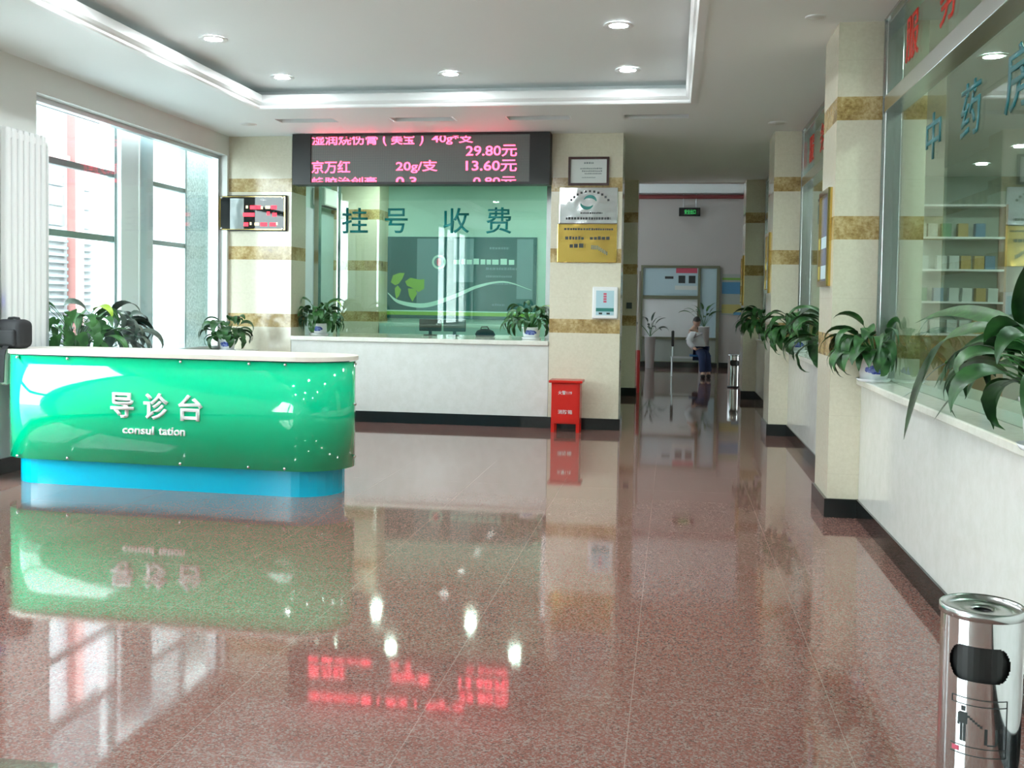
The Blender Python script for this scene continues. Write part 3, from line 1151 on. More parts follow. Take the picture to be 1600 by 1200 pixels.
def leaf(bs, bl, rnd, base, az, elev, pet, length, width, droop):
    """petiole then drooping blade"""
    h = Vector((math.cos(az), math.sin(az), 0))
    e = elev
    p = Vector(base)
    pts = [p.copy()]
    n = 6
    for k in range(n):
        p = p + (h * math.cos(e) + Vector((0, 0, 1)) * math.sin(e)) * pet / n
        e -= droop * .06
        pts.append(p.copy())
    tube(bs, pts, [.0045 - .0003 * k for k in range(len(pts))], 5)
    bp = [p.copy()]
    m_ = 9
    tw = rnd.uniform(-.5, .5)
    for k in range(m_):
        h2 = Vector((math.cos(az + tw * k / m_), math.sin(az + tw * k / m_), 0))
        p = p + (h2 * math.cos(e) + Vector((0, 0, 1)) * math.sin(e)) * length / m_
        e -= droop * (.10 + .12 * k / m_)
        bp.append(p.copy())
    ws = []
    for k in range(m_ + 1):
        t = k / m_
        ws.append(width * max(.02, math.sin(PI * min(1, t ** .75)) ** .8 * (1 - .25 * t)))
    side = Vector((-math.sin(az), math.cos(az), 0)) + Vector((0, 0, rnd.uniform(-.5, .5)))
    blade(bl, bp, ws, side, rnd.uniform(.15, .45))

def potted(label, loc, R, H, n, seed, pot_r=.105, pot_h=.16, leafm='leaf', young=0, yellow=None, facing=0, lw=.038, ll=.24, lean=None, extra=None, xmax=None, ymax=None, ymin=None, xmin=None, name='potted_peace_lily'):
    rnd = random.Random(seed)
    t = thing(name, label, 'plant', loc, facing, 'potted lilies on the counters and sills')
    zt = pot_h
    bm = NB()
    lathe(bm, [(0, .006), (pot_r * .95, .006), (pot_r * 1.08, .022), (pot_r * 1.11, .022), (pot_r * .98, .0), (0, 0)], 32)
    link('saucer', bm, 'porcw', t, smooth=True)
    bm = NB()
    lathe(bm, [(0, .012), (pot_r * .84, .012), (pot_r * .93, pot_h * .45), (pot_r * .95, pot_h * .86), (pot_r * 1.07, pot_h * .92), (pot_r * 1.08, pot_h),
               (pot_r * .98, pot_h), (pot_r * .86, pot_h * .86), (0, pot_h * .84)], 36)
    pot_o = link('pot', bm, 'porc', t, smooth=True)
    bm = NB()
    lathe(bm, [(0, pot_h * .88), (pot_r * .87, pot_h * .87), (pot_r * .86, pot_h * .845), (0, pot_h * .845)], 24)
    link('soil', bm, 'soil', pot_o)
    bs, bl, by = NB(), NB(), NB()
    for k in range(n):
        az = 2 * PI * (k * .618 + rnd.uniform(-.08, .08))
        if lean is not None and rnd.random() < .45:
            az = lean + rnd.gauss(0, .7)
        inner = k / n
        elev = 1.42 - .75 * inner + rnd.uniform(-.12, .12)
        pet = H * (.62 - .28 * inner) * rnd.uniform(.85, 1.15)
        L = min(ll, R * .95) * rnd.uniform(.8, 1.2)
        b = (math.cos(az) * pot_r * .35 * inner, math.sin(az) * pot_r * .35 * inner, zt * .86)
        leaf(bs, by if k < young else bl, rnd, b, az, elev, pet, L, lw * rnd.uniform(.8, 1.2), rnd.uniform(1.4, 2.6))
    if extra:
        extra(bs, bl, by, rnd)
    def soft(v, lim):
        d = v - (lim - .07)
        return v if d < 0 else lim - .07 + .07 * math.tanh(d / .07)
    for b_ in (bs, bl, by):
        for v in b_.verts:
            if xmax is not None:
                v.co.x = soft(v.co.x, xmax)
            if ymax is not None:
                v.co.y = soft(v.co.y, ymax)
            if xmin is not None:
                v.co.x = -soft(-v.co.x, -xmin)
            if ymin is not None:
                v.co.y = -soft(-v.co.y, -ymin)
            # leaves lie on the stone and hang free only beyond its front edge
            if v.co.z < .03 and not (loc[0] > 1 and v.co.x + loc[0] < 1.275):
                v.co.z = .012 + .018 * math.exp(min(0, (v.co.z - .03) / .05))
    link('stems', bs, 'leaf2', t, smooth=True)
    link('foliage', bl, leafm, t, smooth=True)
    if len(by.verts):
        o = link('young_leaf' if not yellow else 'yellow_leaf', by, 'yellow' if yellow else 'young', t, smooth=True)
        o['label'] = 'yellowed drooping leaf' if yellow else 'bright yellow-green young leaf'
    else:
        by.free()
    return t

def yleaf(az, el, pet, L, wd):
    def f(bs, bl, by, rnd):
        leaf(bs, by, rnd, (0, 0, .14), az, el, pet, L, wd, 2.2)
    return f
potted('small green potted lily at the window corner, behind the middle of the green desk', (-5.27, 11.72, .86), .29, .42, 36, 3, .09, .14, young=0, lw=.055, ll=.24, xmin=-.3, ymax=.46)
potted('large potted lily on the window sill behind the left end of the desk', (-5.3, 8.58, .86), .33, .72, 36, 4, .11, .16, leafm='leaf2', young=1, lw=.065, ll=.3, xmin=-.3, ymin=-.2, ymax=.2)
potted('grey-green backlit lily on the window sill, right of the large lily', (-5.27, 9.0, .86), .38, .66, 40, 8, .11, .16, leafm='greyleaf', lw=.065, ll=.33, xmin=-.3, ymin=-.2)
potted('potted lily at the left end of the cashier counter', (-4.46, 12.66, 1.04), .29, .44, 48, 11, .115, .15, young=1, lw=.044, ll=.25, xmin=-.21, ymax=.36)
potted('potted lily at the right end of the cashier counter', (-1.74, 12.78, 1.04), .29, .46, 46, 21, .115, .15, young=1, lw=.038, ll=.27, xmax=.26, ymax=.25)
potted('potted lily in a blue and white pot in front of the nearest pillar', (1.365, 7.35, .995), .32, .36, 50, 17, .105, .165, yellow=True, lw=.045, ll=.27,
       extra=yleaf(PI + .15, .55, .17, .16, .035), xmax=.105, ymax=.22, lean=-PI * .8)
potted('potted lily just before the second right-hand pillar', (1.36, 11.8, .995), .36, .44, 46, 23, .105, .16, lw=.055, ll=.3, lean=PI * 1.15, xmax=.1, ymax=.4)
potted('large lily half hidden behind the nearest pillar, leaves hanging to its left', (1.36, 9.0, .995), .45, .48, 36, 29, .105, .16, lw=.05, ll=.38, lean=PI * .95, xmax=.1, ymin=-.6)
potted('farthest potted lily on the right counters, near the end pillar', (1.34, 15.4, .995), .4, .52, 46, 31, .115, .17, lw=.055, ll=.32, lean=PI * 1.1, xmax=.12)

def big(bs, bl, by, rnd):
    loc = Vector((1.37, 3.95, .995))
    root = Vector((0, .05, .15))
    # long arching leaves hanging over the counter edge, traced as space curves
    L = [
        ([(1.36, 4.3, 1.40), (1.33, 4.55, 1.455), (1.31, 5.0, 1.485), (1.29, 5.4, 1.465), (1.27, 5.75, 1.42)], .042),
        ([(1.27, 4.35, 1.42), (1.22, 4.49, 1.415), (1.2, 4.86, 1.355), (1.19, 5.18, 1.18), (1.19, 5.40, 1.0), (1.19, 5.56, .82)], .05),
        ([(1.25, 4.95, 1.26), (1.23, 5.16, 1.20), (1.21, 5.4, 1.10), (1.2, 5.75, 1.01)], .017),
        ([(1.24, 4.12, 1.33), (1.21, 4.35, 1.25), (1.19, 4.66, 1.12), (1.18, 4.92, .99)], .032),
        ([(1.3, 4.55, 1.27), (1.26, 4.98, 1.23), (1.24, 5.18, 1.12)], .024),
        ([(1.34, 4.25, 1.42), (1.32, 4.22, 1.54), (1.31, 4.12, 1.66), (1.3, 3.95, 1.72)], .045),
        ([(1.3, 4.2, 1.38), (1.25, 4.5, 1.36), (1.22, 4.8, 1.27), (1.21, 4.95, 1.15)], .045),
        ([(1.33, 4.2, 1.35), (1.3, 4.6, 1.32), (1.27, 4.9, 1.24), (1.26, 5.05, 1.15)], .04),
        ([(1.3, 4.15, 1.38), (1.24, 4.35, 1.39), (1.2, 4.6, 1.32), (1.19, 4.72, 1.22)], .04),
        ([(1.36, 4.2, 1.3), (1.34, 4.45, 1.28), (1.3, 4.7, 1.2), (1.28, 4.8, 1.1)], .035),
    ]
    for pts, wd in L:
        pts = [Vector(p) - loc for p in pts]
        n = 14
        q = spline(pts, n)
        ws = [wd * max(.02, math.sin(PI * min(1, (k / n) ** .7)) ** .8) for k in range(n + 1)]
        d = (q[-1] - q[0])
        side = Vector((.75, 0, .0)) + Vector((0, .25, .65))
        blade(bl, q, ws, side, rnd.uniform(.15, .4))
        st = spline([root, root.lerp(q[0], .5) + Vector((0, 0, .06)), q[0], q[1]], 8)
        tube(bs, st, .005, 6)
potted('large lily at the right edge, long leaves hanging over the near counter', (1.37, 3.95, .995), .34, .46, 40, 37, .12, .19, lw=.05, ll=.3, lean=PI * .62, extra=big, xmax=.1)

# ================================================================== PICTURES ON THE PILLARS
def side_pic(y0, y1, z0, z1, label):
    t = thing('framed_picture', label, 'picture', (1.115, (y0 + y1) / 2, z0), 0, 'gold framed pictures on the pillar sides')
    h, H = (y1 - y0) / 2, z1 - z0
    bm = NB()
    slab(bm, -h, h, 0, H, -.03, 0, [(-h + .04, h - .04, .04, H - .04)], AYZ)
    link('frame', bm, 'gold', t)
    pr_ = boxo('print', 'picture', -.012, -.002, -h + .038, h - .038, .038, H - .038, t)
    bm = NB()
    for k, (a, b) in enumerate(((.08, .22), (.4, .52))):
        box(bm, -.014, -.0115, -h + .07, h - .07, a * H, b * H)
    link('pale_print', bm, 'lightblue', pr_)
side_pic(7.72, 8.2, 1.65, 2.36, 'gold framed picture on the left face of the nearest pillar')
side_pic(12.42, 12.86, 1.65, 2.36, 'gold framed picture on the left face of the second pillar')
side_pic(17.0, 17.4, 1.5, 2.3, 'gold framed picture on the left face of the farthest pillar')

# ================================================================== LITTER BINS
def bin_(label, loc, rz=0, detail=True):
    t = thing('litter_bin', label, 'bin', loc, rz, 'steel cylinder bins')
    R, H = .117, .60
    bm = NB()
    n = 160
    a0, a1 = -PI / 2 - .62, -PI / 2 + .62
    zs = [0, .02, .2, .38] + [.39 + .00375 * k for k in range(33)] + [.52, H - .02, H]
    prof = []
    grid = []
    for z in zs:
        grid.append([bm.verts.new((R * math.cos(2 * PI * k / n), R * math.sin(2 * PI * k / n), z)) for k in range(n)])
    for i in range(len(zs) - 1):
        for k in range(n):
            a = 2 * PI * (k + .5) / n
            d = (a - 3 * PI / 2 + PI) % (2 * PI) - PI
            zc = (zs[i] + zs[i + 1]) / 2
            # stadium-shaped mouth
            ex = max(0, abs(d) - .42) / .36
            ez = abs(zc - .450) / .052
            if ex * ex + ez * ez < 1:
                continue
            bm.faces.new((grid[i][k], grid[i][(k + 1) % n], grid[i + 1][(k + 1) % n], grid[i + 1][k]))
    link('body', bm, 'chrome', t, smooth=True)
    bm = NB()
    lathe(bm, [(0, .01), (R - .012, .01), (R - .012, H - .05), (0, H - .05)], 40)
    link('inner_bin', bm, 'blackp', t, smooth=False)
    bm = NB()
    lathe(bm, [(.026, H - .014), (.034, H - .010), (.06, H - .010), (R - .012, H - .012), (R - .004, H - .002), (R + .001, H + .004), (R + .006, H), (R + .006, H - .022), (R + .001, H - .024)], 48)
    att = link('ash_tray_top', bm, 'steel', t, smooth=True)
    bm = NB()
    lathe(bm, [(.034, H - .0095), (.03, H - .02), (.0, H - .03)], 24)
    link('ash_hole', bm, 'blackp', att, smooth=True)
    bm = NB()
    lathe(bm, [(R + .001, 0), (R + .005, .003), (R + .005, .028), (R + .001, .03)], 48)
    link('base_ring', bm, 'blackp', t, smooth=True)
    if detail:
        def wrap(bm_):
            for v in bm_.verts:
                a = v.co.x / R
                rr = R + .0012 - v.co.y
                v.co = Vector((rr * math.sin(a), -rr * math.cos(a), v.co.z))
        bm = NB()
        # litter pictogram: person dropping rubbish, and framing lines
        for (x0, x1, z0, z1) in ((-.078, .085, .345, .347), (-.078, .085, .325, .327), (-.078, -.076, .325, .347), (.083, .085, .325, .347),
                                 (-.078, .085, .200, .202), (-.078, .085, .175, .177), (.083, .085, .177, .325)):
            n_ = max(1, int((x1 - x0) / .012))
            for k in range(n_):
                box(bm, x0 + (x1 - x0) * k / n_, x0 + (x1 - x0) * (k + 1) / n_, -.0004, .0002, z0, z1)
        for (x0, x1, z0, z1) in ((-.046, -.034, .306, .320), (-.052, -.028, .268, .302), (-.056, -.05, .262, .298), (-.048, -.041, .215, .268), (-.039, -.032, .215, .268),
                                 (.02, .028, .215, .262), (.028, .052, .212, .216), (.05, .056, .215, .262)):
            box(bm, x0, x1, -.0004, .0002, z0, z1)
        for k in range(6):
            x = -.028 + k * .007
            box(bm, x, x + .007, -.0004, .0002, .288 - k * .005, .294 - k * .005)
        wrap(bm)
        link('pictogram', bm, 'ink', t)
        bm = NB()
        box(bm, -.072, -.05, -.0004, .0002, .182, .196)
        wrap(bm)
        o = link('red_mark', bm, 'posterpink', t)
    return t
bin_('polished steel ash-top litter bin in the right foreground', (.95, 3.30, 0), -.31)
bin_('distant steel litter bin near the end of the corridor', (1.13, 19.3, 0), 0, False)

# ================================================================== CASHIER ROOM CONTENTS
bn = thing('wall_banner', 'dark teal banner with lime world map and pale swoosh behind the cashier glass', 'banner', (-3.52, 17.0, 1.2))
bsh = boxo('banner_sheet', 'poster', -1.28, 1.28, -.03, -.002, 0, 1.37, bn)
boxo('lower_strip', 'limegreen', -1.28, 1.28, -.034, -.0295, .055, .115, bsh)
boxo('base_strip', 'pmint', -1.28, 1.28, -.034, -.0295, .115, .135, bsh)
bm = NB()
def land(pts):
    a = [bm.verts.new((x, -.034, z)) for x, z in pts]
    b = [bm.verts.new((x, -.029, z)) for x, z in pts]
    k = len(a)
    bm.faces.new(a)
    bm.faces.new(b[::-1])
    for i in range(k):
        bm.faces.new((a[i], a[(i + 1) % k], b[(i + 1) % k], b[i]))
land([(-1.2, .60), (-1.16, .72), (-1.05, .76), (-.96, .76), (-1.0, .66), (-1.06, .58), (-1.12, .55)])
land([(-1.13, .50), (-1.08, .55), (-1.02, .48), (-1.05, .38), (-1.1, .32), (-1.12, .4)])
land([(-.95, .62), (-.86, .68), (-.7, .65), (-.62, .66), (-.62, .5), (-.72, .44), (-.8, .5), (-.92, .55)])
land([(-.9, .5), (-.78, .5), (-.74, .42), (-.82, .28), (-.88, .38)])
link('world_map', bm, 'limegreen', bsh)
bm = NB()
prev = None
pts = spline([(-1.25, 0, .42), (-1.05, 0, .27), (-.6, 0, .22), (-.1, 0, .38), (.3, 0, .55), (.75, 0, .63), (1.2, 0, .5)], 40)
for i, p in enumerate(pts):
    wd = .045 * math.sin(PI * min(1, i / 40 * 1.0 + .03)) * (1.1 - .8 * i / 40 if i < 30 else .45) + .004
    q = [bm.verts.new((p.x, y_, p.z + s)) for s in (-wd, wd) for y_ in (-.036, -.029)]
    if prev:
        bm.faces.new((prev[0], prev[2], q[2], q[0]))
        bm.faces.new((prev[0], prev[1], q[1], q[0]))
        bm.faces.new((prev[2], prev[3], q[3], q[2]))
    prev = q
link('swoosh', bm, 'pmint', bsh)
bm = NB()
lathe(bm, [(.085, 0), (.12, 0), (.12, .006), (.085, .006)], 28)
bm.transform(Matrix.Rotation(PI / 2, 4, 'X'))
bm.transform(Matrix.Translation((-.37, -.03, .95)))
link('emblem_ring', bm, 'pmint', bsh)
bm = NB()
lathe(bm, [(0, .006), (.05, .006), (.05, 0), (0, 0)], 20)
bm.transform(Matrix.Diagonal((.8, 1.4, 1, 1)))
bm.transform(Matrix.Rotation(PI / 2, 4, 'X'))
bm.transform(Matrix.Translation((-.37, -.03, .95)))
link('emblem_heart', bm, 'posterpink', bsh)
print_lines('banner_text', [(.965, .10, .0, 1.0)], -.12, .92, -.03, .004, RN, 'pmint', bsh)
print_lines('banner_small_text', [(.85, .045, .5, 1.0), (1.19, .04, .55, .85), (.72, .035, .5, .9), (.6, .035, .5, .95), (.25, .04, .6, .8)], -.12, .98, -.03, .003, RN, 'bluegrey', bsh)
bm = NB()
box(bm, -.12, .22, -.033, -.0295, .62, 1.34)
box(bm, .95, 1.22, -.033, -.0295, .35, 1.34)
box(bm, -.75, -.3, -.033, -.0295, .14, 1.34)
link('painted_reflection', bm, 'bluegrey', bsh)  # window reflections in the cashier glass, painted onto the banner

ac = thing('air_conditioner', 'white split air conditioner high on the cashier room wall', 'air conditioner', (-5.6, 15.95, 2.96))
bm = NB()
box(bm, 0, .22, -.42, .42, 0, .28, .03, 3)
link('case', bm, 'white', ac)
boxo('outlet', 'blackp', .1, .2, -.38, .38, -.004, .01, ac)
dr = sroot('door_1', (-5.6, 15.5, 0))
boxo('door_leaf', 'bluedoor', .002, .045, -1.0, .95, 0, 2.9, dr)
bm = NB()
box(bm, .045, .06, -.03, .03, 0, 2.9)
link('door_stile', bm, 'alu', dr)
fc = thing('filing_cabinet', 'pale grey-green cabinet row behind the cashier desk', 'cabinet', (-3.3, 16.6, 0), 0)
boxo('carcass', 'cashwall', -1.45, 1.0, -.2, .35, 0, 1.12, fc)
for x in (-1.43, -.82, -.21, .40):
    boxo('door', 'cashwall', x, x + .59, -.215, -.199, .05, 1.09, fc)
def monitor(label, x, m):
    t = thing('computer_monitor', label, 'monitor', (x, 13.45, 1.04), PI, 'computer monitors behind the cashier glass')
    bm = NB()
    box(bm, -.15, .15, -.02, .02, .055, .215, .008)
    link('back_shell', bm, m, t)
    bm = NB()
    box(bm, -.02, .02, -.015, .015, .0, .06)
    box(bm, -.08, .08, -.05, .05, 0, .01)
    link('stand', bm, m, t)
monitor('black computer monitor back, left of two behind the cashier counter', -3.19, 'blackp')
monitor('dark grey monitor back, right of two behind the cashier counter', -2.86, 'louver')
hb = thing('handbag', 'small black handbag on the cashier counter behind the glass', 'handbag', (-2.43, 13.35, 1.04))
bm = NB()
lathe(bm, [(0, .0), (.12, .0), (.135, .03), (.11, .075), (.05, .10), (0, .105)], 20)
bm.transform(Matrix.Diagonal((1, .6, 1, 1)))
link('bag_body', bm, 'bagcloth', hb, smooth=True)
bm = NB()
tube(bm, [(-.06, 0, .08), (-.05, 0, .125), (.03, 0, .13), (.06, 0, .08)], .008, 6)
link('bag_handle', bm, 'bagcloth', hb)
pp = thing('paper_stack', 'white paper stack on the cashier counter right of the handbag', 'paper', (-2.2, 13.35, 1.04))
for k in range(3):
    boxo('sheet', 'wht', -.1 + k * .01, .1 + k * .008, -.06, .07, k * .008, k * .008 + .007, pp)

# ================================================================== PHARMACY CONTENTS
def shelving(label, loc, wdt, rz, seed, boxes=True):
    rnd = random.Random(seed)
    t = thing('medicine_cabinet', label, 'cabinet', loc, rz, 'pharmacy cabinets')
    bm = NB()
    for x in (-wdt / 2, wdt / 2 - .03):
        box(bm, x, x + .03, -.35, 0, 0, 3.05)
    link('side_panel', bm, 'wood', t)
    boxo('back_panel', 'pharmwall', -wdt / 2, wdt / 2, -.02, 0, 0, 3.05, t)
    zs = [.1, .62, 1.1, 1.58, 2.06, 2.54, 3.02]
    for z in zs:
        boxo('shelf', 'trimwhite', -wdt / 2 + .03, wdt / 2 - .03, -.35, -.02, z, z + .03, t)
    boxo('drawer_front', 'wood', -wdt / 2 + .03, wdt / 2 - .03, -.36, -.34, .13, 1.1, t)
    return t, zs
cabs = [((2.6, 16.58, 0), 1.3, 0, 'wooden medicine cabinet at the far end of the pharmacy, left one'), ((4.1, 16.58, 0), 1.5, 0, 'wooden medicine cabinet at the far end of the pharmacy, right one'),
        ((5.38, 12.6, 0), 2.2, -PI / 2, 'wooden medicine cabinet along the outer pharmacy wall, far one'), ((5.38, 9.9, 0), 2.2, -PI / 2, 'wooden medicine cabinet along the outer pharmacy wall, nearer one')]
short = ['left end wall', 'right end wall', 'far side wall', 'near side wall']
for q, (loc, wdt, rz, l) in enumerate(cabs):
    t, zs = shelving(l, loc, wdt, rz, 50 + q)
    rnd = random.Random(70 + q)
    proto = {}
    Mx = Matrix.Translation(loc) @ Matrix.Rotation(rz, 4, 'Z')
    for z in zs[2:6]:
        x = -wdt / 2 + .08
        while x < wdt / 2 - .2:
            c = rnd.choice(['box1', 'box1', 'box2', 'box3', 'box4'])
            if c not in proto:
                bm = NB()
                box(bm, -.07, .07, -.06, .06, 0, .2, .003)
                o = link('medicine_box', bm, c)
                proto[c] = o
            else:
                o = proto[c].copy()
                COL.objects.link(o)
            o.location = Mx @ Vector((x + .07, -.22, z + .031))
            o.rotation_euler = (0, 0, rz)
            tag(o, {'box1': 'white', 'box2': 'blue', 'box3': 'green', 'box4': 'ochre'}[c] + ' medicine box in the ' + short[q] + ' pharmacy cabinet', 'box', {'box1': 'white', 'box2': 'blue', 'box3': 'green', 'box4': 'ochre'}[c] + ' medicine boxes in the ' + short[q] + ' cabinet')
            x += .14 + rnd.uniform(.01, .12)

# ================================================================== FAR HALL
ex = thing('exit_sign', 'small dark green lit exit sign hanging in the far hall', 'exit sign', (.342, 25.0, 3.6))
bm = NB()
box(bm, -.25, .25, -.04, .04, 0, .2, .006)
link('case', bm, 'blackp', ex)
text_part('lettering', 'ledg', [('安全出口', -.12, .14, .045, .155)], ex, .003, .01, loc=(0, -.0405, 0))
bm = NB()
tube(bm, [(-.15, 0, .2), (-.15, 0, .9)], .008, 6)
tube(bm, [(.15, 0, .2), (.15, 0, .9)], .008, 6)
link('hanger', bm, 'alu', ex)

gs = thing('glazed_partition', 'olive framed white partition at the end of the corridor', 'partition', (.155, 25.1, 0))
bm = NB()
h = .93
slab(bm, -h, h, 0, 2.43, -.09, 0, [(-h + .05, .42, .72, 1.63), (-h + .05, .42, 1.71, 2.37), (.48, h - .07, .72, 2.37), (-h + .05, h - .07, .14, .66)], AXZ)
link('frame', bm, 'olive', gs)
boxo('white_panel', 'white', -h + .04, .43, -.03, -.002, .71, 1.64, gs)
boxo('white_panel', 'lightblue', -h + .04, .43, -.03, -.002, 1.70, 2.38, gs)
boxo('side_pane', 'lightblue', .47, h - .06, -.03, -.002, .71, 2.38, gs)
boxo('lower_panel', 'panelgrey', -h + .04, h - .06, -.03, -.002, .13, .67, gs)
boxo('kickboard', 'black', -h + .02, h - .02, -.095, -.002, .0, .12, gs)
pt = thing('notice_poster', 'poster with pink header and two pictures on the far white partition', 'poster', (.135, 25.06, 1.75))
boxo('sheet', 'lightblue', -.44, .44, -.02, 0, 0, .63, pt)
boxo('pink_header', 'posterpink', -.08, .42, -.024, -.0195, .5, .62, pt)
bm = NB()
box(bm, -.02, .14, -.024, -.0195, .26, .44)
box(bm, .22, .38, -.024, -.0195, .26, .44)
link('picture', bm, 'ink', pt)
bm = NB()
box(bm, -.1, .42, -.024, -.0195, .1, .2)
link('pale_print', bm, 'pinkpipe', pt).data.materials[0] = M['paper']
bm = NB()
box(bm, -.34, -.14, -.024, -.0195, .36, .42)
link('dark_mark', bm, 'ink', pt)
pl = thing('wall_poster', 'blue and yellow poster on the far wall right of the partition', 'poster', (1.42, 25.1, 1.27))
boxo('sheet', 'panelgrey', -.28, .28, -.02, 0, 0, .97, pl)
boxo('blue_band', 'posterblue', -.28, .28, -.024, -.0195, .5, .78, pl)
boxo('green_band', 'box3' if False else 'limegreen', -.28, .28, -.024, -.0195, .83, .88, pl)
boxo('yellow_band', 'posteryel', -.28, .28, -.024, -.0195, .04, .25, pl)
boxo('foot_band', 'posterblue', -.0, .28, -.0245, -.0195, .0, .07, pl)

po = thing('door_edge_post', 'slim red and pale post at the left side of the far opening', 'post', (-.56, 17.55, 0))
bm = NB()
tube(bm, [(0, 0, .0), (0, 0, .72)], .028, 12)
link('red_section', bm, 'redpaint', po)
bm = NB()
tube(bm, [(0, 0, .72), (0, 0, 2.05)], .022, 12)
link('pale_section', bm, 'farwall', po)
sw = tag(boxo('switch_plate', 'louver', -.75, -.66, 16.885, 16.9, 1.42, 1.52), 'small grey switch plate on the left corridor pillar', 'switch')

# waiting bench and seated person
wb = thing('waiting_bench', 'steel waiting bench with blue seat in the far hall', 'bench', (.38, 22.0, 0))
bm = NB()
box(bm, -.02, .42, -.22, .22, .42, .46, .015)
link('seat', bm, 'bench', wb)
bm = NB()
box(bm, -.42, .42, -.03, .03, .37, .41)
link('beam', bm, 'alu', wb)
for x in (-.38, .38):
    bm = NB()
    tube(bm, [(x, -.22, .0), (x, -.02, .38), (x, .02, .38), (x, .22, .0)], .018, 8)
    link('leg', bm, 'alu', wb)
bm = NB()
box(bm, -.40, -.34, -.18, .18, .62, .95, .02)
bm.transform(Matrix.Translation((0, 0, 0)))
link('backrest', bm, 'blackp', wb)
bm = NB()
tube(bm, [(-.37, 0, .4), (-.37, 0, .64)], .015, 8)
link('back_support', bm, 'alu', wb)

def skin_body(name, m, verts, edges, radii, parent, sub=2):
    me = bpy.data.meshes.new(name)
    me.from_pydata(verts, edges, [])
    o = bpy.data.objects.new(name, me)
    COL.objects.link(o)
    o.parent = parent
    md = o.modifiers.new('skin', 'SKIN')
    for i, r in enumerate(radii):
        sv = me.skin_vertices[0].data[i]
        sv.radius = (r, r) if not isinstance(r, tuple) else r
        sv.use_root = i == 0
    o.modifiers.new('sub', 'SUBSURF').levels = sub
    o.modifiers['sub'].render_levels = sub
    me.materials.append(M[m])
    dg = bpy.context.evaluated_depsgraph_get()
    ev = bpy.data.meshes.new_from_object(o.evaluated_get(dg))
    o.modifiers.clear()
    o.data = ev
    for p in ev.polygons:
        p.use_smooth = True
    return o
ps = thing('person', 'person in white coat and navy trousers sitting bent forward on the blue bench', 'person', (.55, 22.0, 0))
# body (skin): pelvis, spine bent forward to the left, head, arms, legs
V = [(.02, 0, .53), (-.02, -.01, .68), (-.10, -.03, .84), (-.16, -.05, .94), (-.10, -.07, 1.02), (-.07, -.08, 1.08),
     (-.14, -.20, .90), (-.22, -.28, .72), (-.10, -.36, .60), (-.05, -.42, .58),
     (-.14, .12, .90), (-.2, .18, .72), (-.1, -.1, .58), (-.05, -.16, .57),
     (.03, -.10, .50), (.06, -.38, .49), (.08, -.40, .10), (.08, -.52, .04),
     (.05, .09, .50), (.16, -.26, .49), (.2, -.3, .10), (.2, -.42, .04)]
E_ = [(0, 1), (1, 2), (2, 3), (3, 4), (4, 5), (3, 6), (6, 7), (7, 8), (8, 9), (3, 10), (10, 11), (11, 12), (12, 13), (0, 14), (14, 15), (15, 16), (16, 17), (0, 18), (18, 19), (19, 20), (20, 21)]
Rr = [.14, .13, .13, .10, .05, .05, .055, .045, .035, .03, .055, .045, .035, .03, .085, .065, .045, .04, .085, .065, .045, .04]
skin_body('body', 'skin', V, E_, Rr, ps)
skin_body('coat', 'coat', V[:4] + V[6:9] + V[10:13], [(0, 1), (1, 2), (2, 3), (3, 4), (4, 5), (5, 6), (3, 7), (7, 8), (8, 9)], [.17, .165, .165, .125, .075, .065, .055, .075, .065, .055], ps)
skin_body('trousers', 'trousers', [V[0]] + V[14:16] + [(.08, -.40, .085)] + V[18:20] + [(.2, -.3, .085)], [(0, 1), (1, 2), (2, 3), (0, 4), (4, 5), (5, 6)], [.155, .10, .085, .075, .10, .085, .075], ps)
bm = NB()
bmesh.ops.create_uvsphere(bm, u_segments=20, v_segments=14, radius=1)
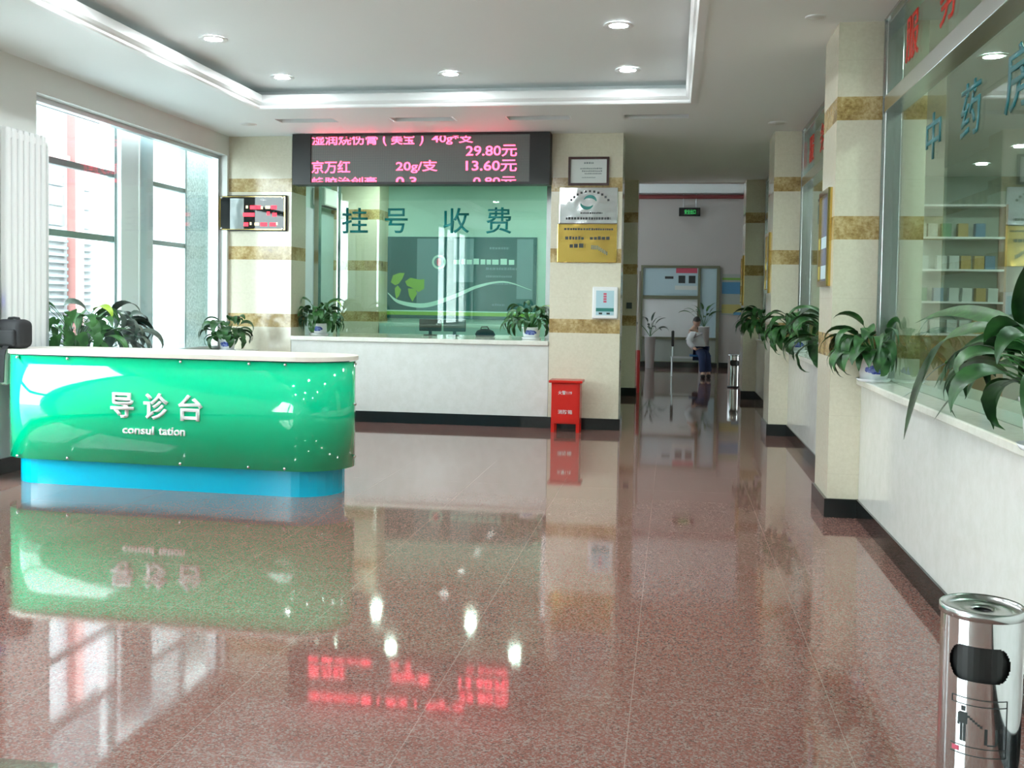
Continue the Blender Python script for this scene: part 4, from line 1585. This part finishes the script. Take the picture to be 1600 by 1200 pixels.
for v in bm.verts:
    c = v.co
    f_ = 1 - .12 * max(0, -c.z)
    v.co = Vector((c.x * .075 * f_, c.y * .095 * f_ - (.012 if (c.y < -.8 and abs(c.z) < .3) else 0), c.z * .115))
bm.transform(Matrix.Rotation(.5, 4, 'X') @ Matrix.Translation((0, -.02, .03)))
bm.transform(Matrix.Translation((-.055, -.1, 1.12)))
link('head', bm, 'skin', ps, smooth=True)
bm = NB()
bmesh.ops.create_uvsphere(bm, u_segments=20, v_segments=14, radius=1)
bmesh.ops.delete(bm, geom=[v for v in bm.verts if v.co.z < -.15 and v.co.y < .2 or (v.co.y < -.55 and v.co.z < .35)], context='VERTS')
for v in bm.verts:
    c = v.co
    v.co = Vector((c.x * .084, c.y * .103, c.z * .122))
bm.transform(Matrix.Rotation(.5, 4, 'X') @ Matrix.Translation((0, -.015, .035)))
bm.transform(Matrix.Translation((-.055, -.1, 1.12)))
link('hair', bm, 'hair', ps, smooth=True)
for dx, dy in ((.08, -.46), (.2, -.36)):
    bm = NB()
    box(bm, dx - .045, dx + .045, dy - .14, dy + .08, 0, .075, .025, 3)
    link('shoe', bm, 'blackp', ps, smooth=True)

def tall_plant(label, loc, H, seed, m, pot_h, n=14):
    rnd = random.Random(seed)
    t = thing('potted_plant', label, 'plant', loc, 0, 'plants in the far hall')
    bm = NB()
    lathe(bm, [(0, 0), (.10, 0), (.13, pot_h), (.14, pot_h), (.12, pot_h - .03), (0, pot_h - .03)], 20)
    link('pot', bm, 'white', t, smooth=True)
    bs, bl = NB(), NB()
    for k in range(n):
        leaf(bs, bl, rnd, (0, 0, pot_h - .03), 2 * PI * k * .618, rnd.uniform(.9, 1.5), H * rnd.uniform(.3, .6), H * rnd.uniform(.3, .5), .03, rnd.uniform(.6, 1.6))
    link('stems', bs, 'leaf2', t)
    link('foliage', bl, m, t, smooth=True)
tall_plant('tall green plant in a white pot before the far partition', (.72, 24.5, .0), .75, 81, 'leaf2', 1.0)
tall_plant('grey-green plant in a tall white pot at the left of the far partition', (-.52, 24.5, 0), .7, 82, 'greyleaf', .75, 18)
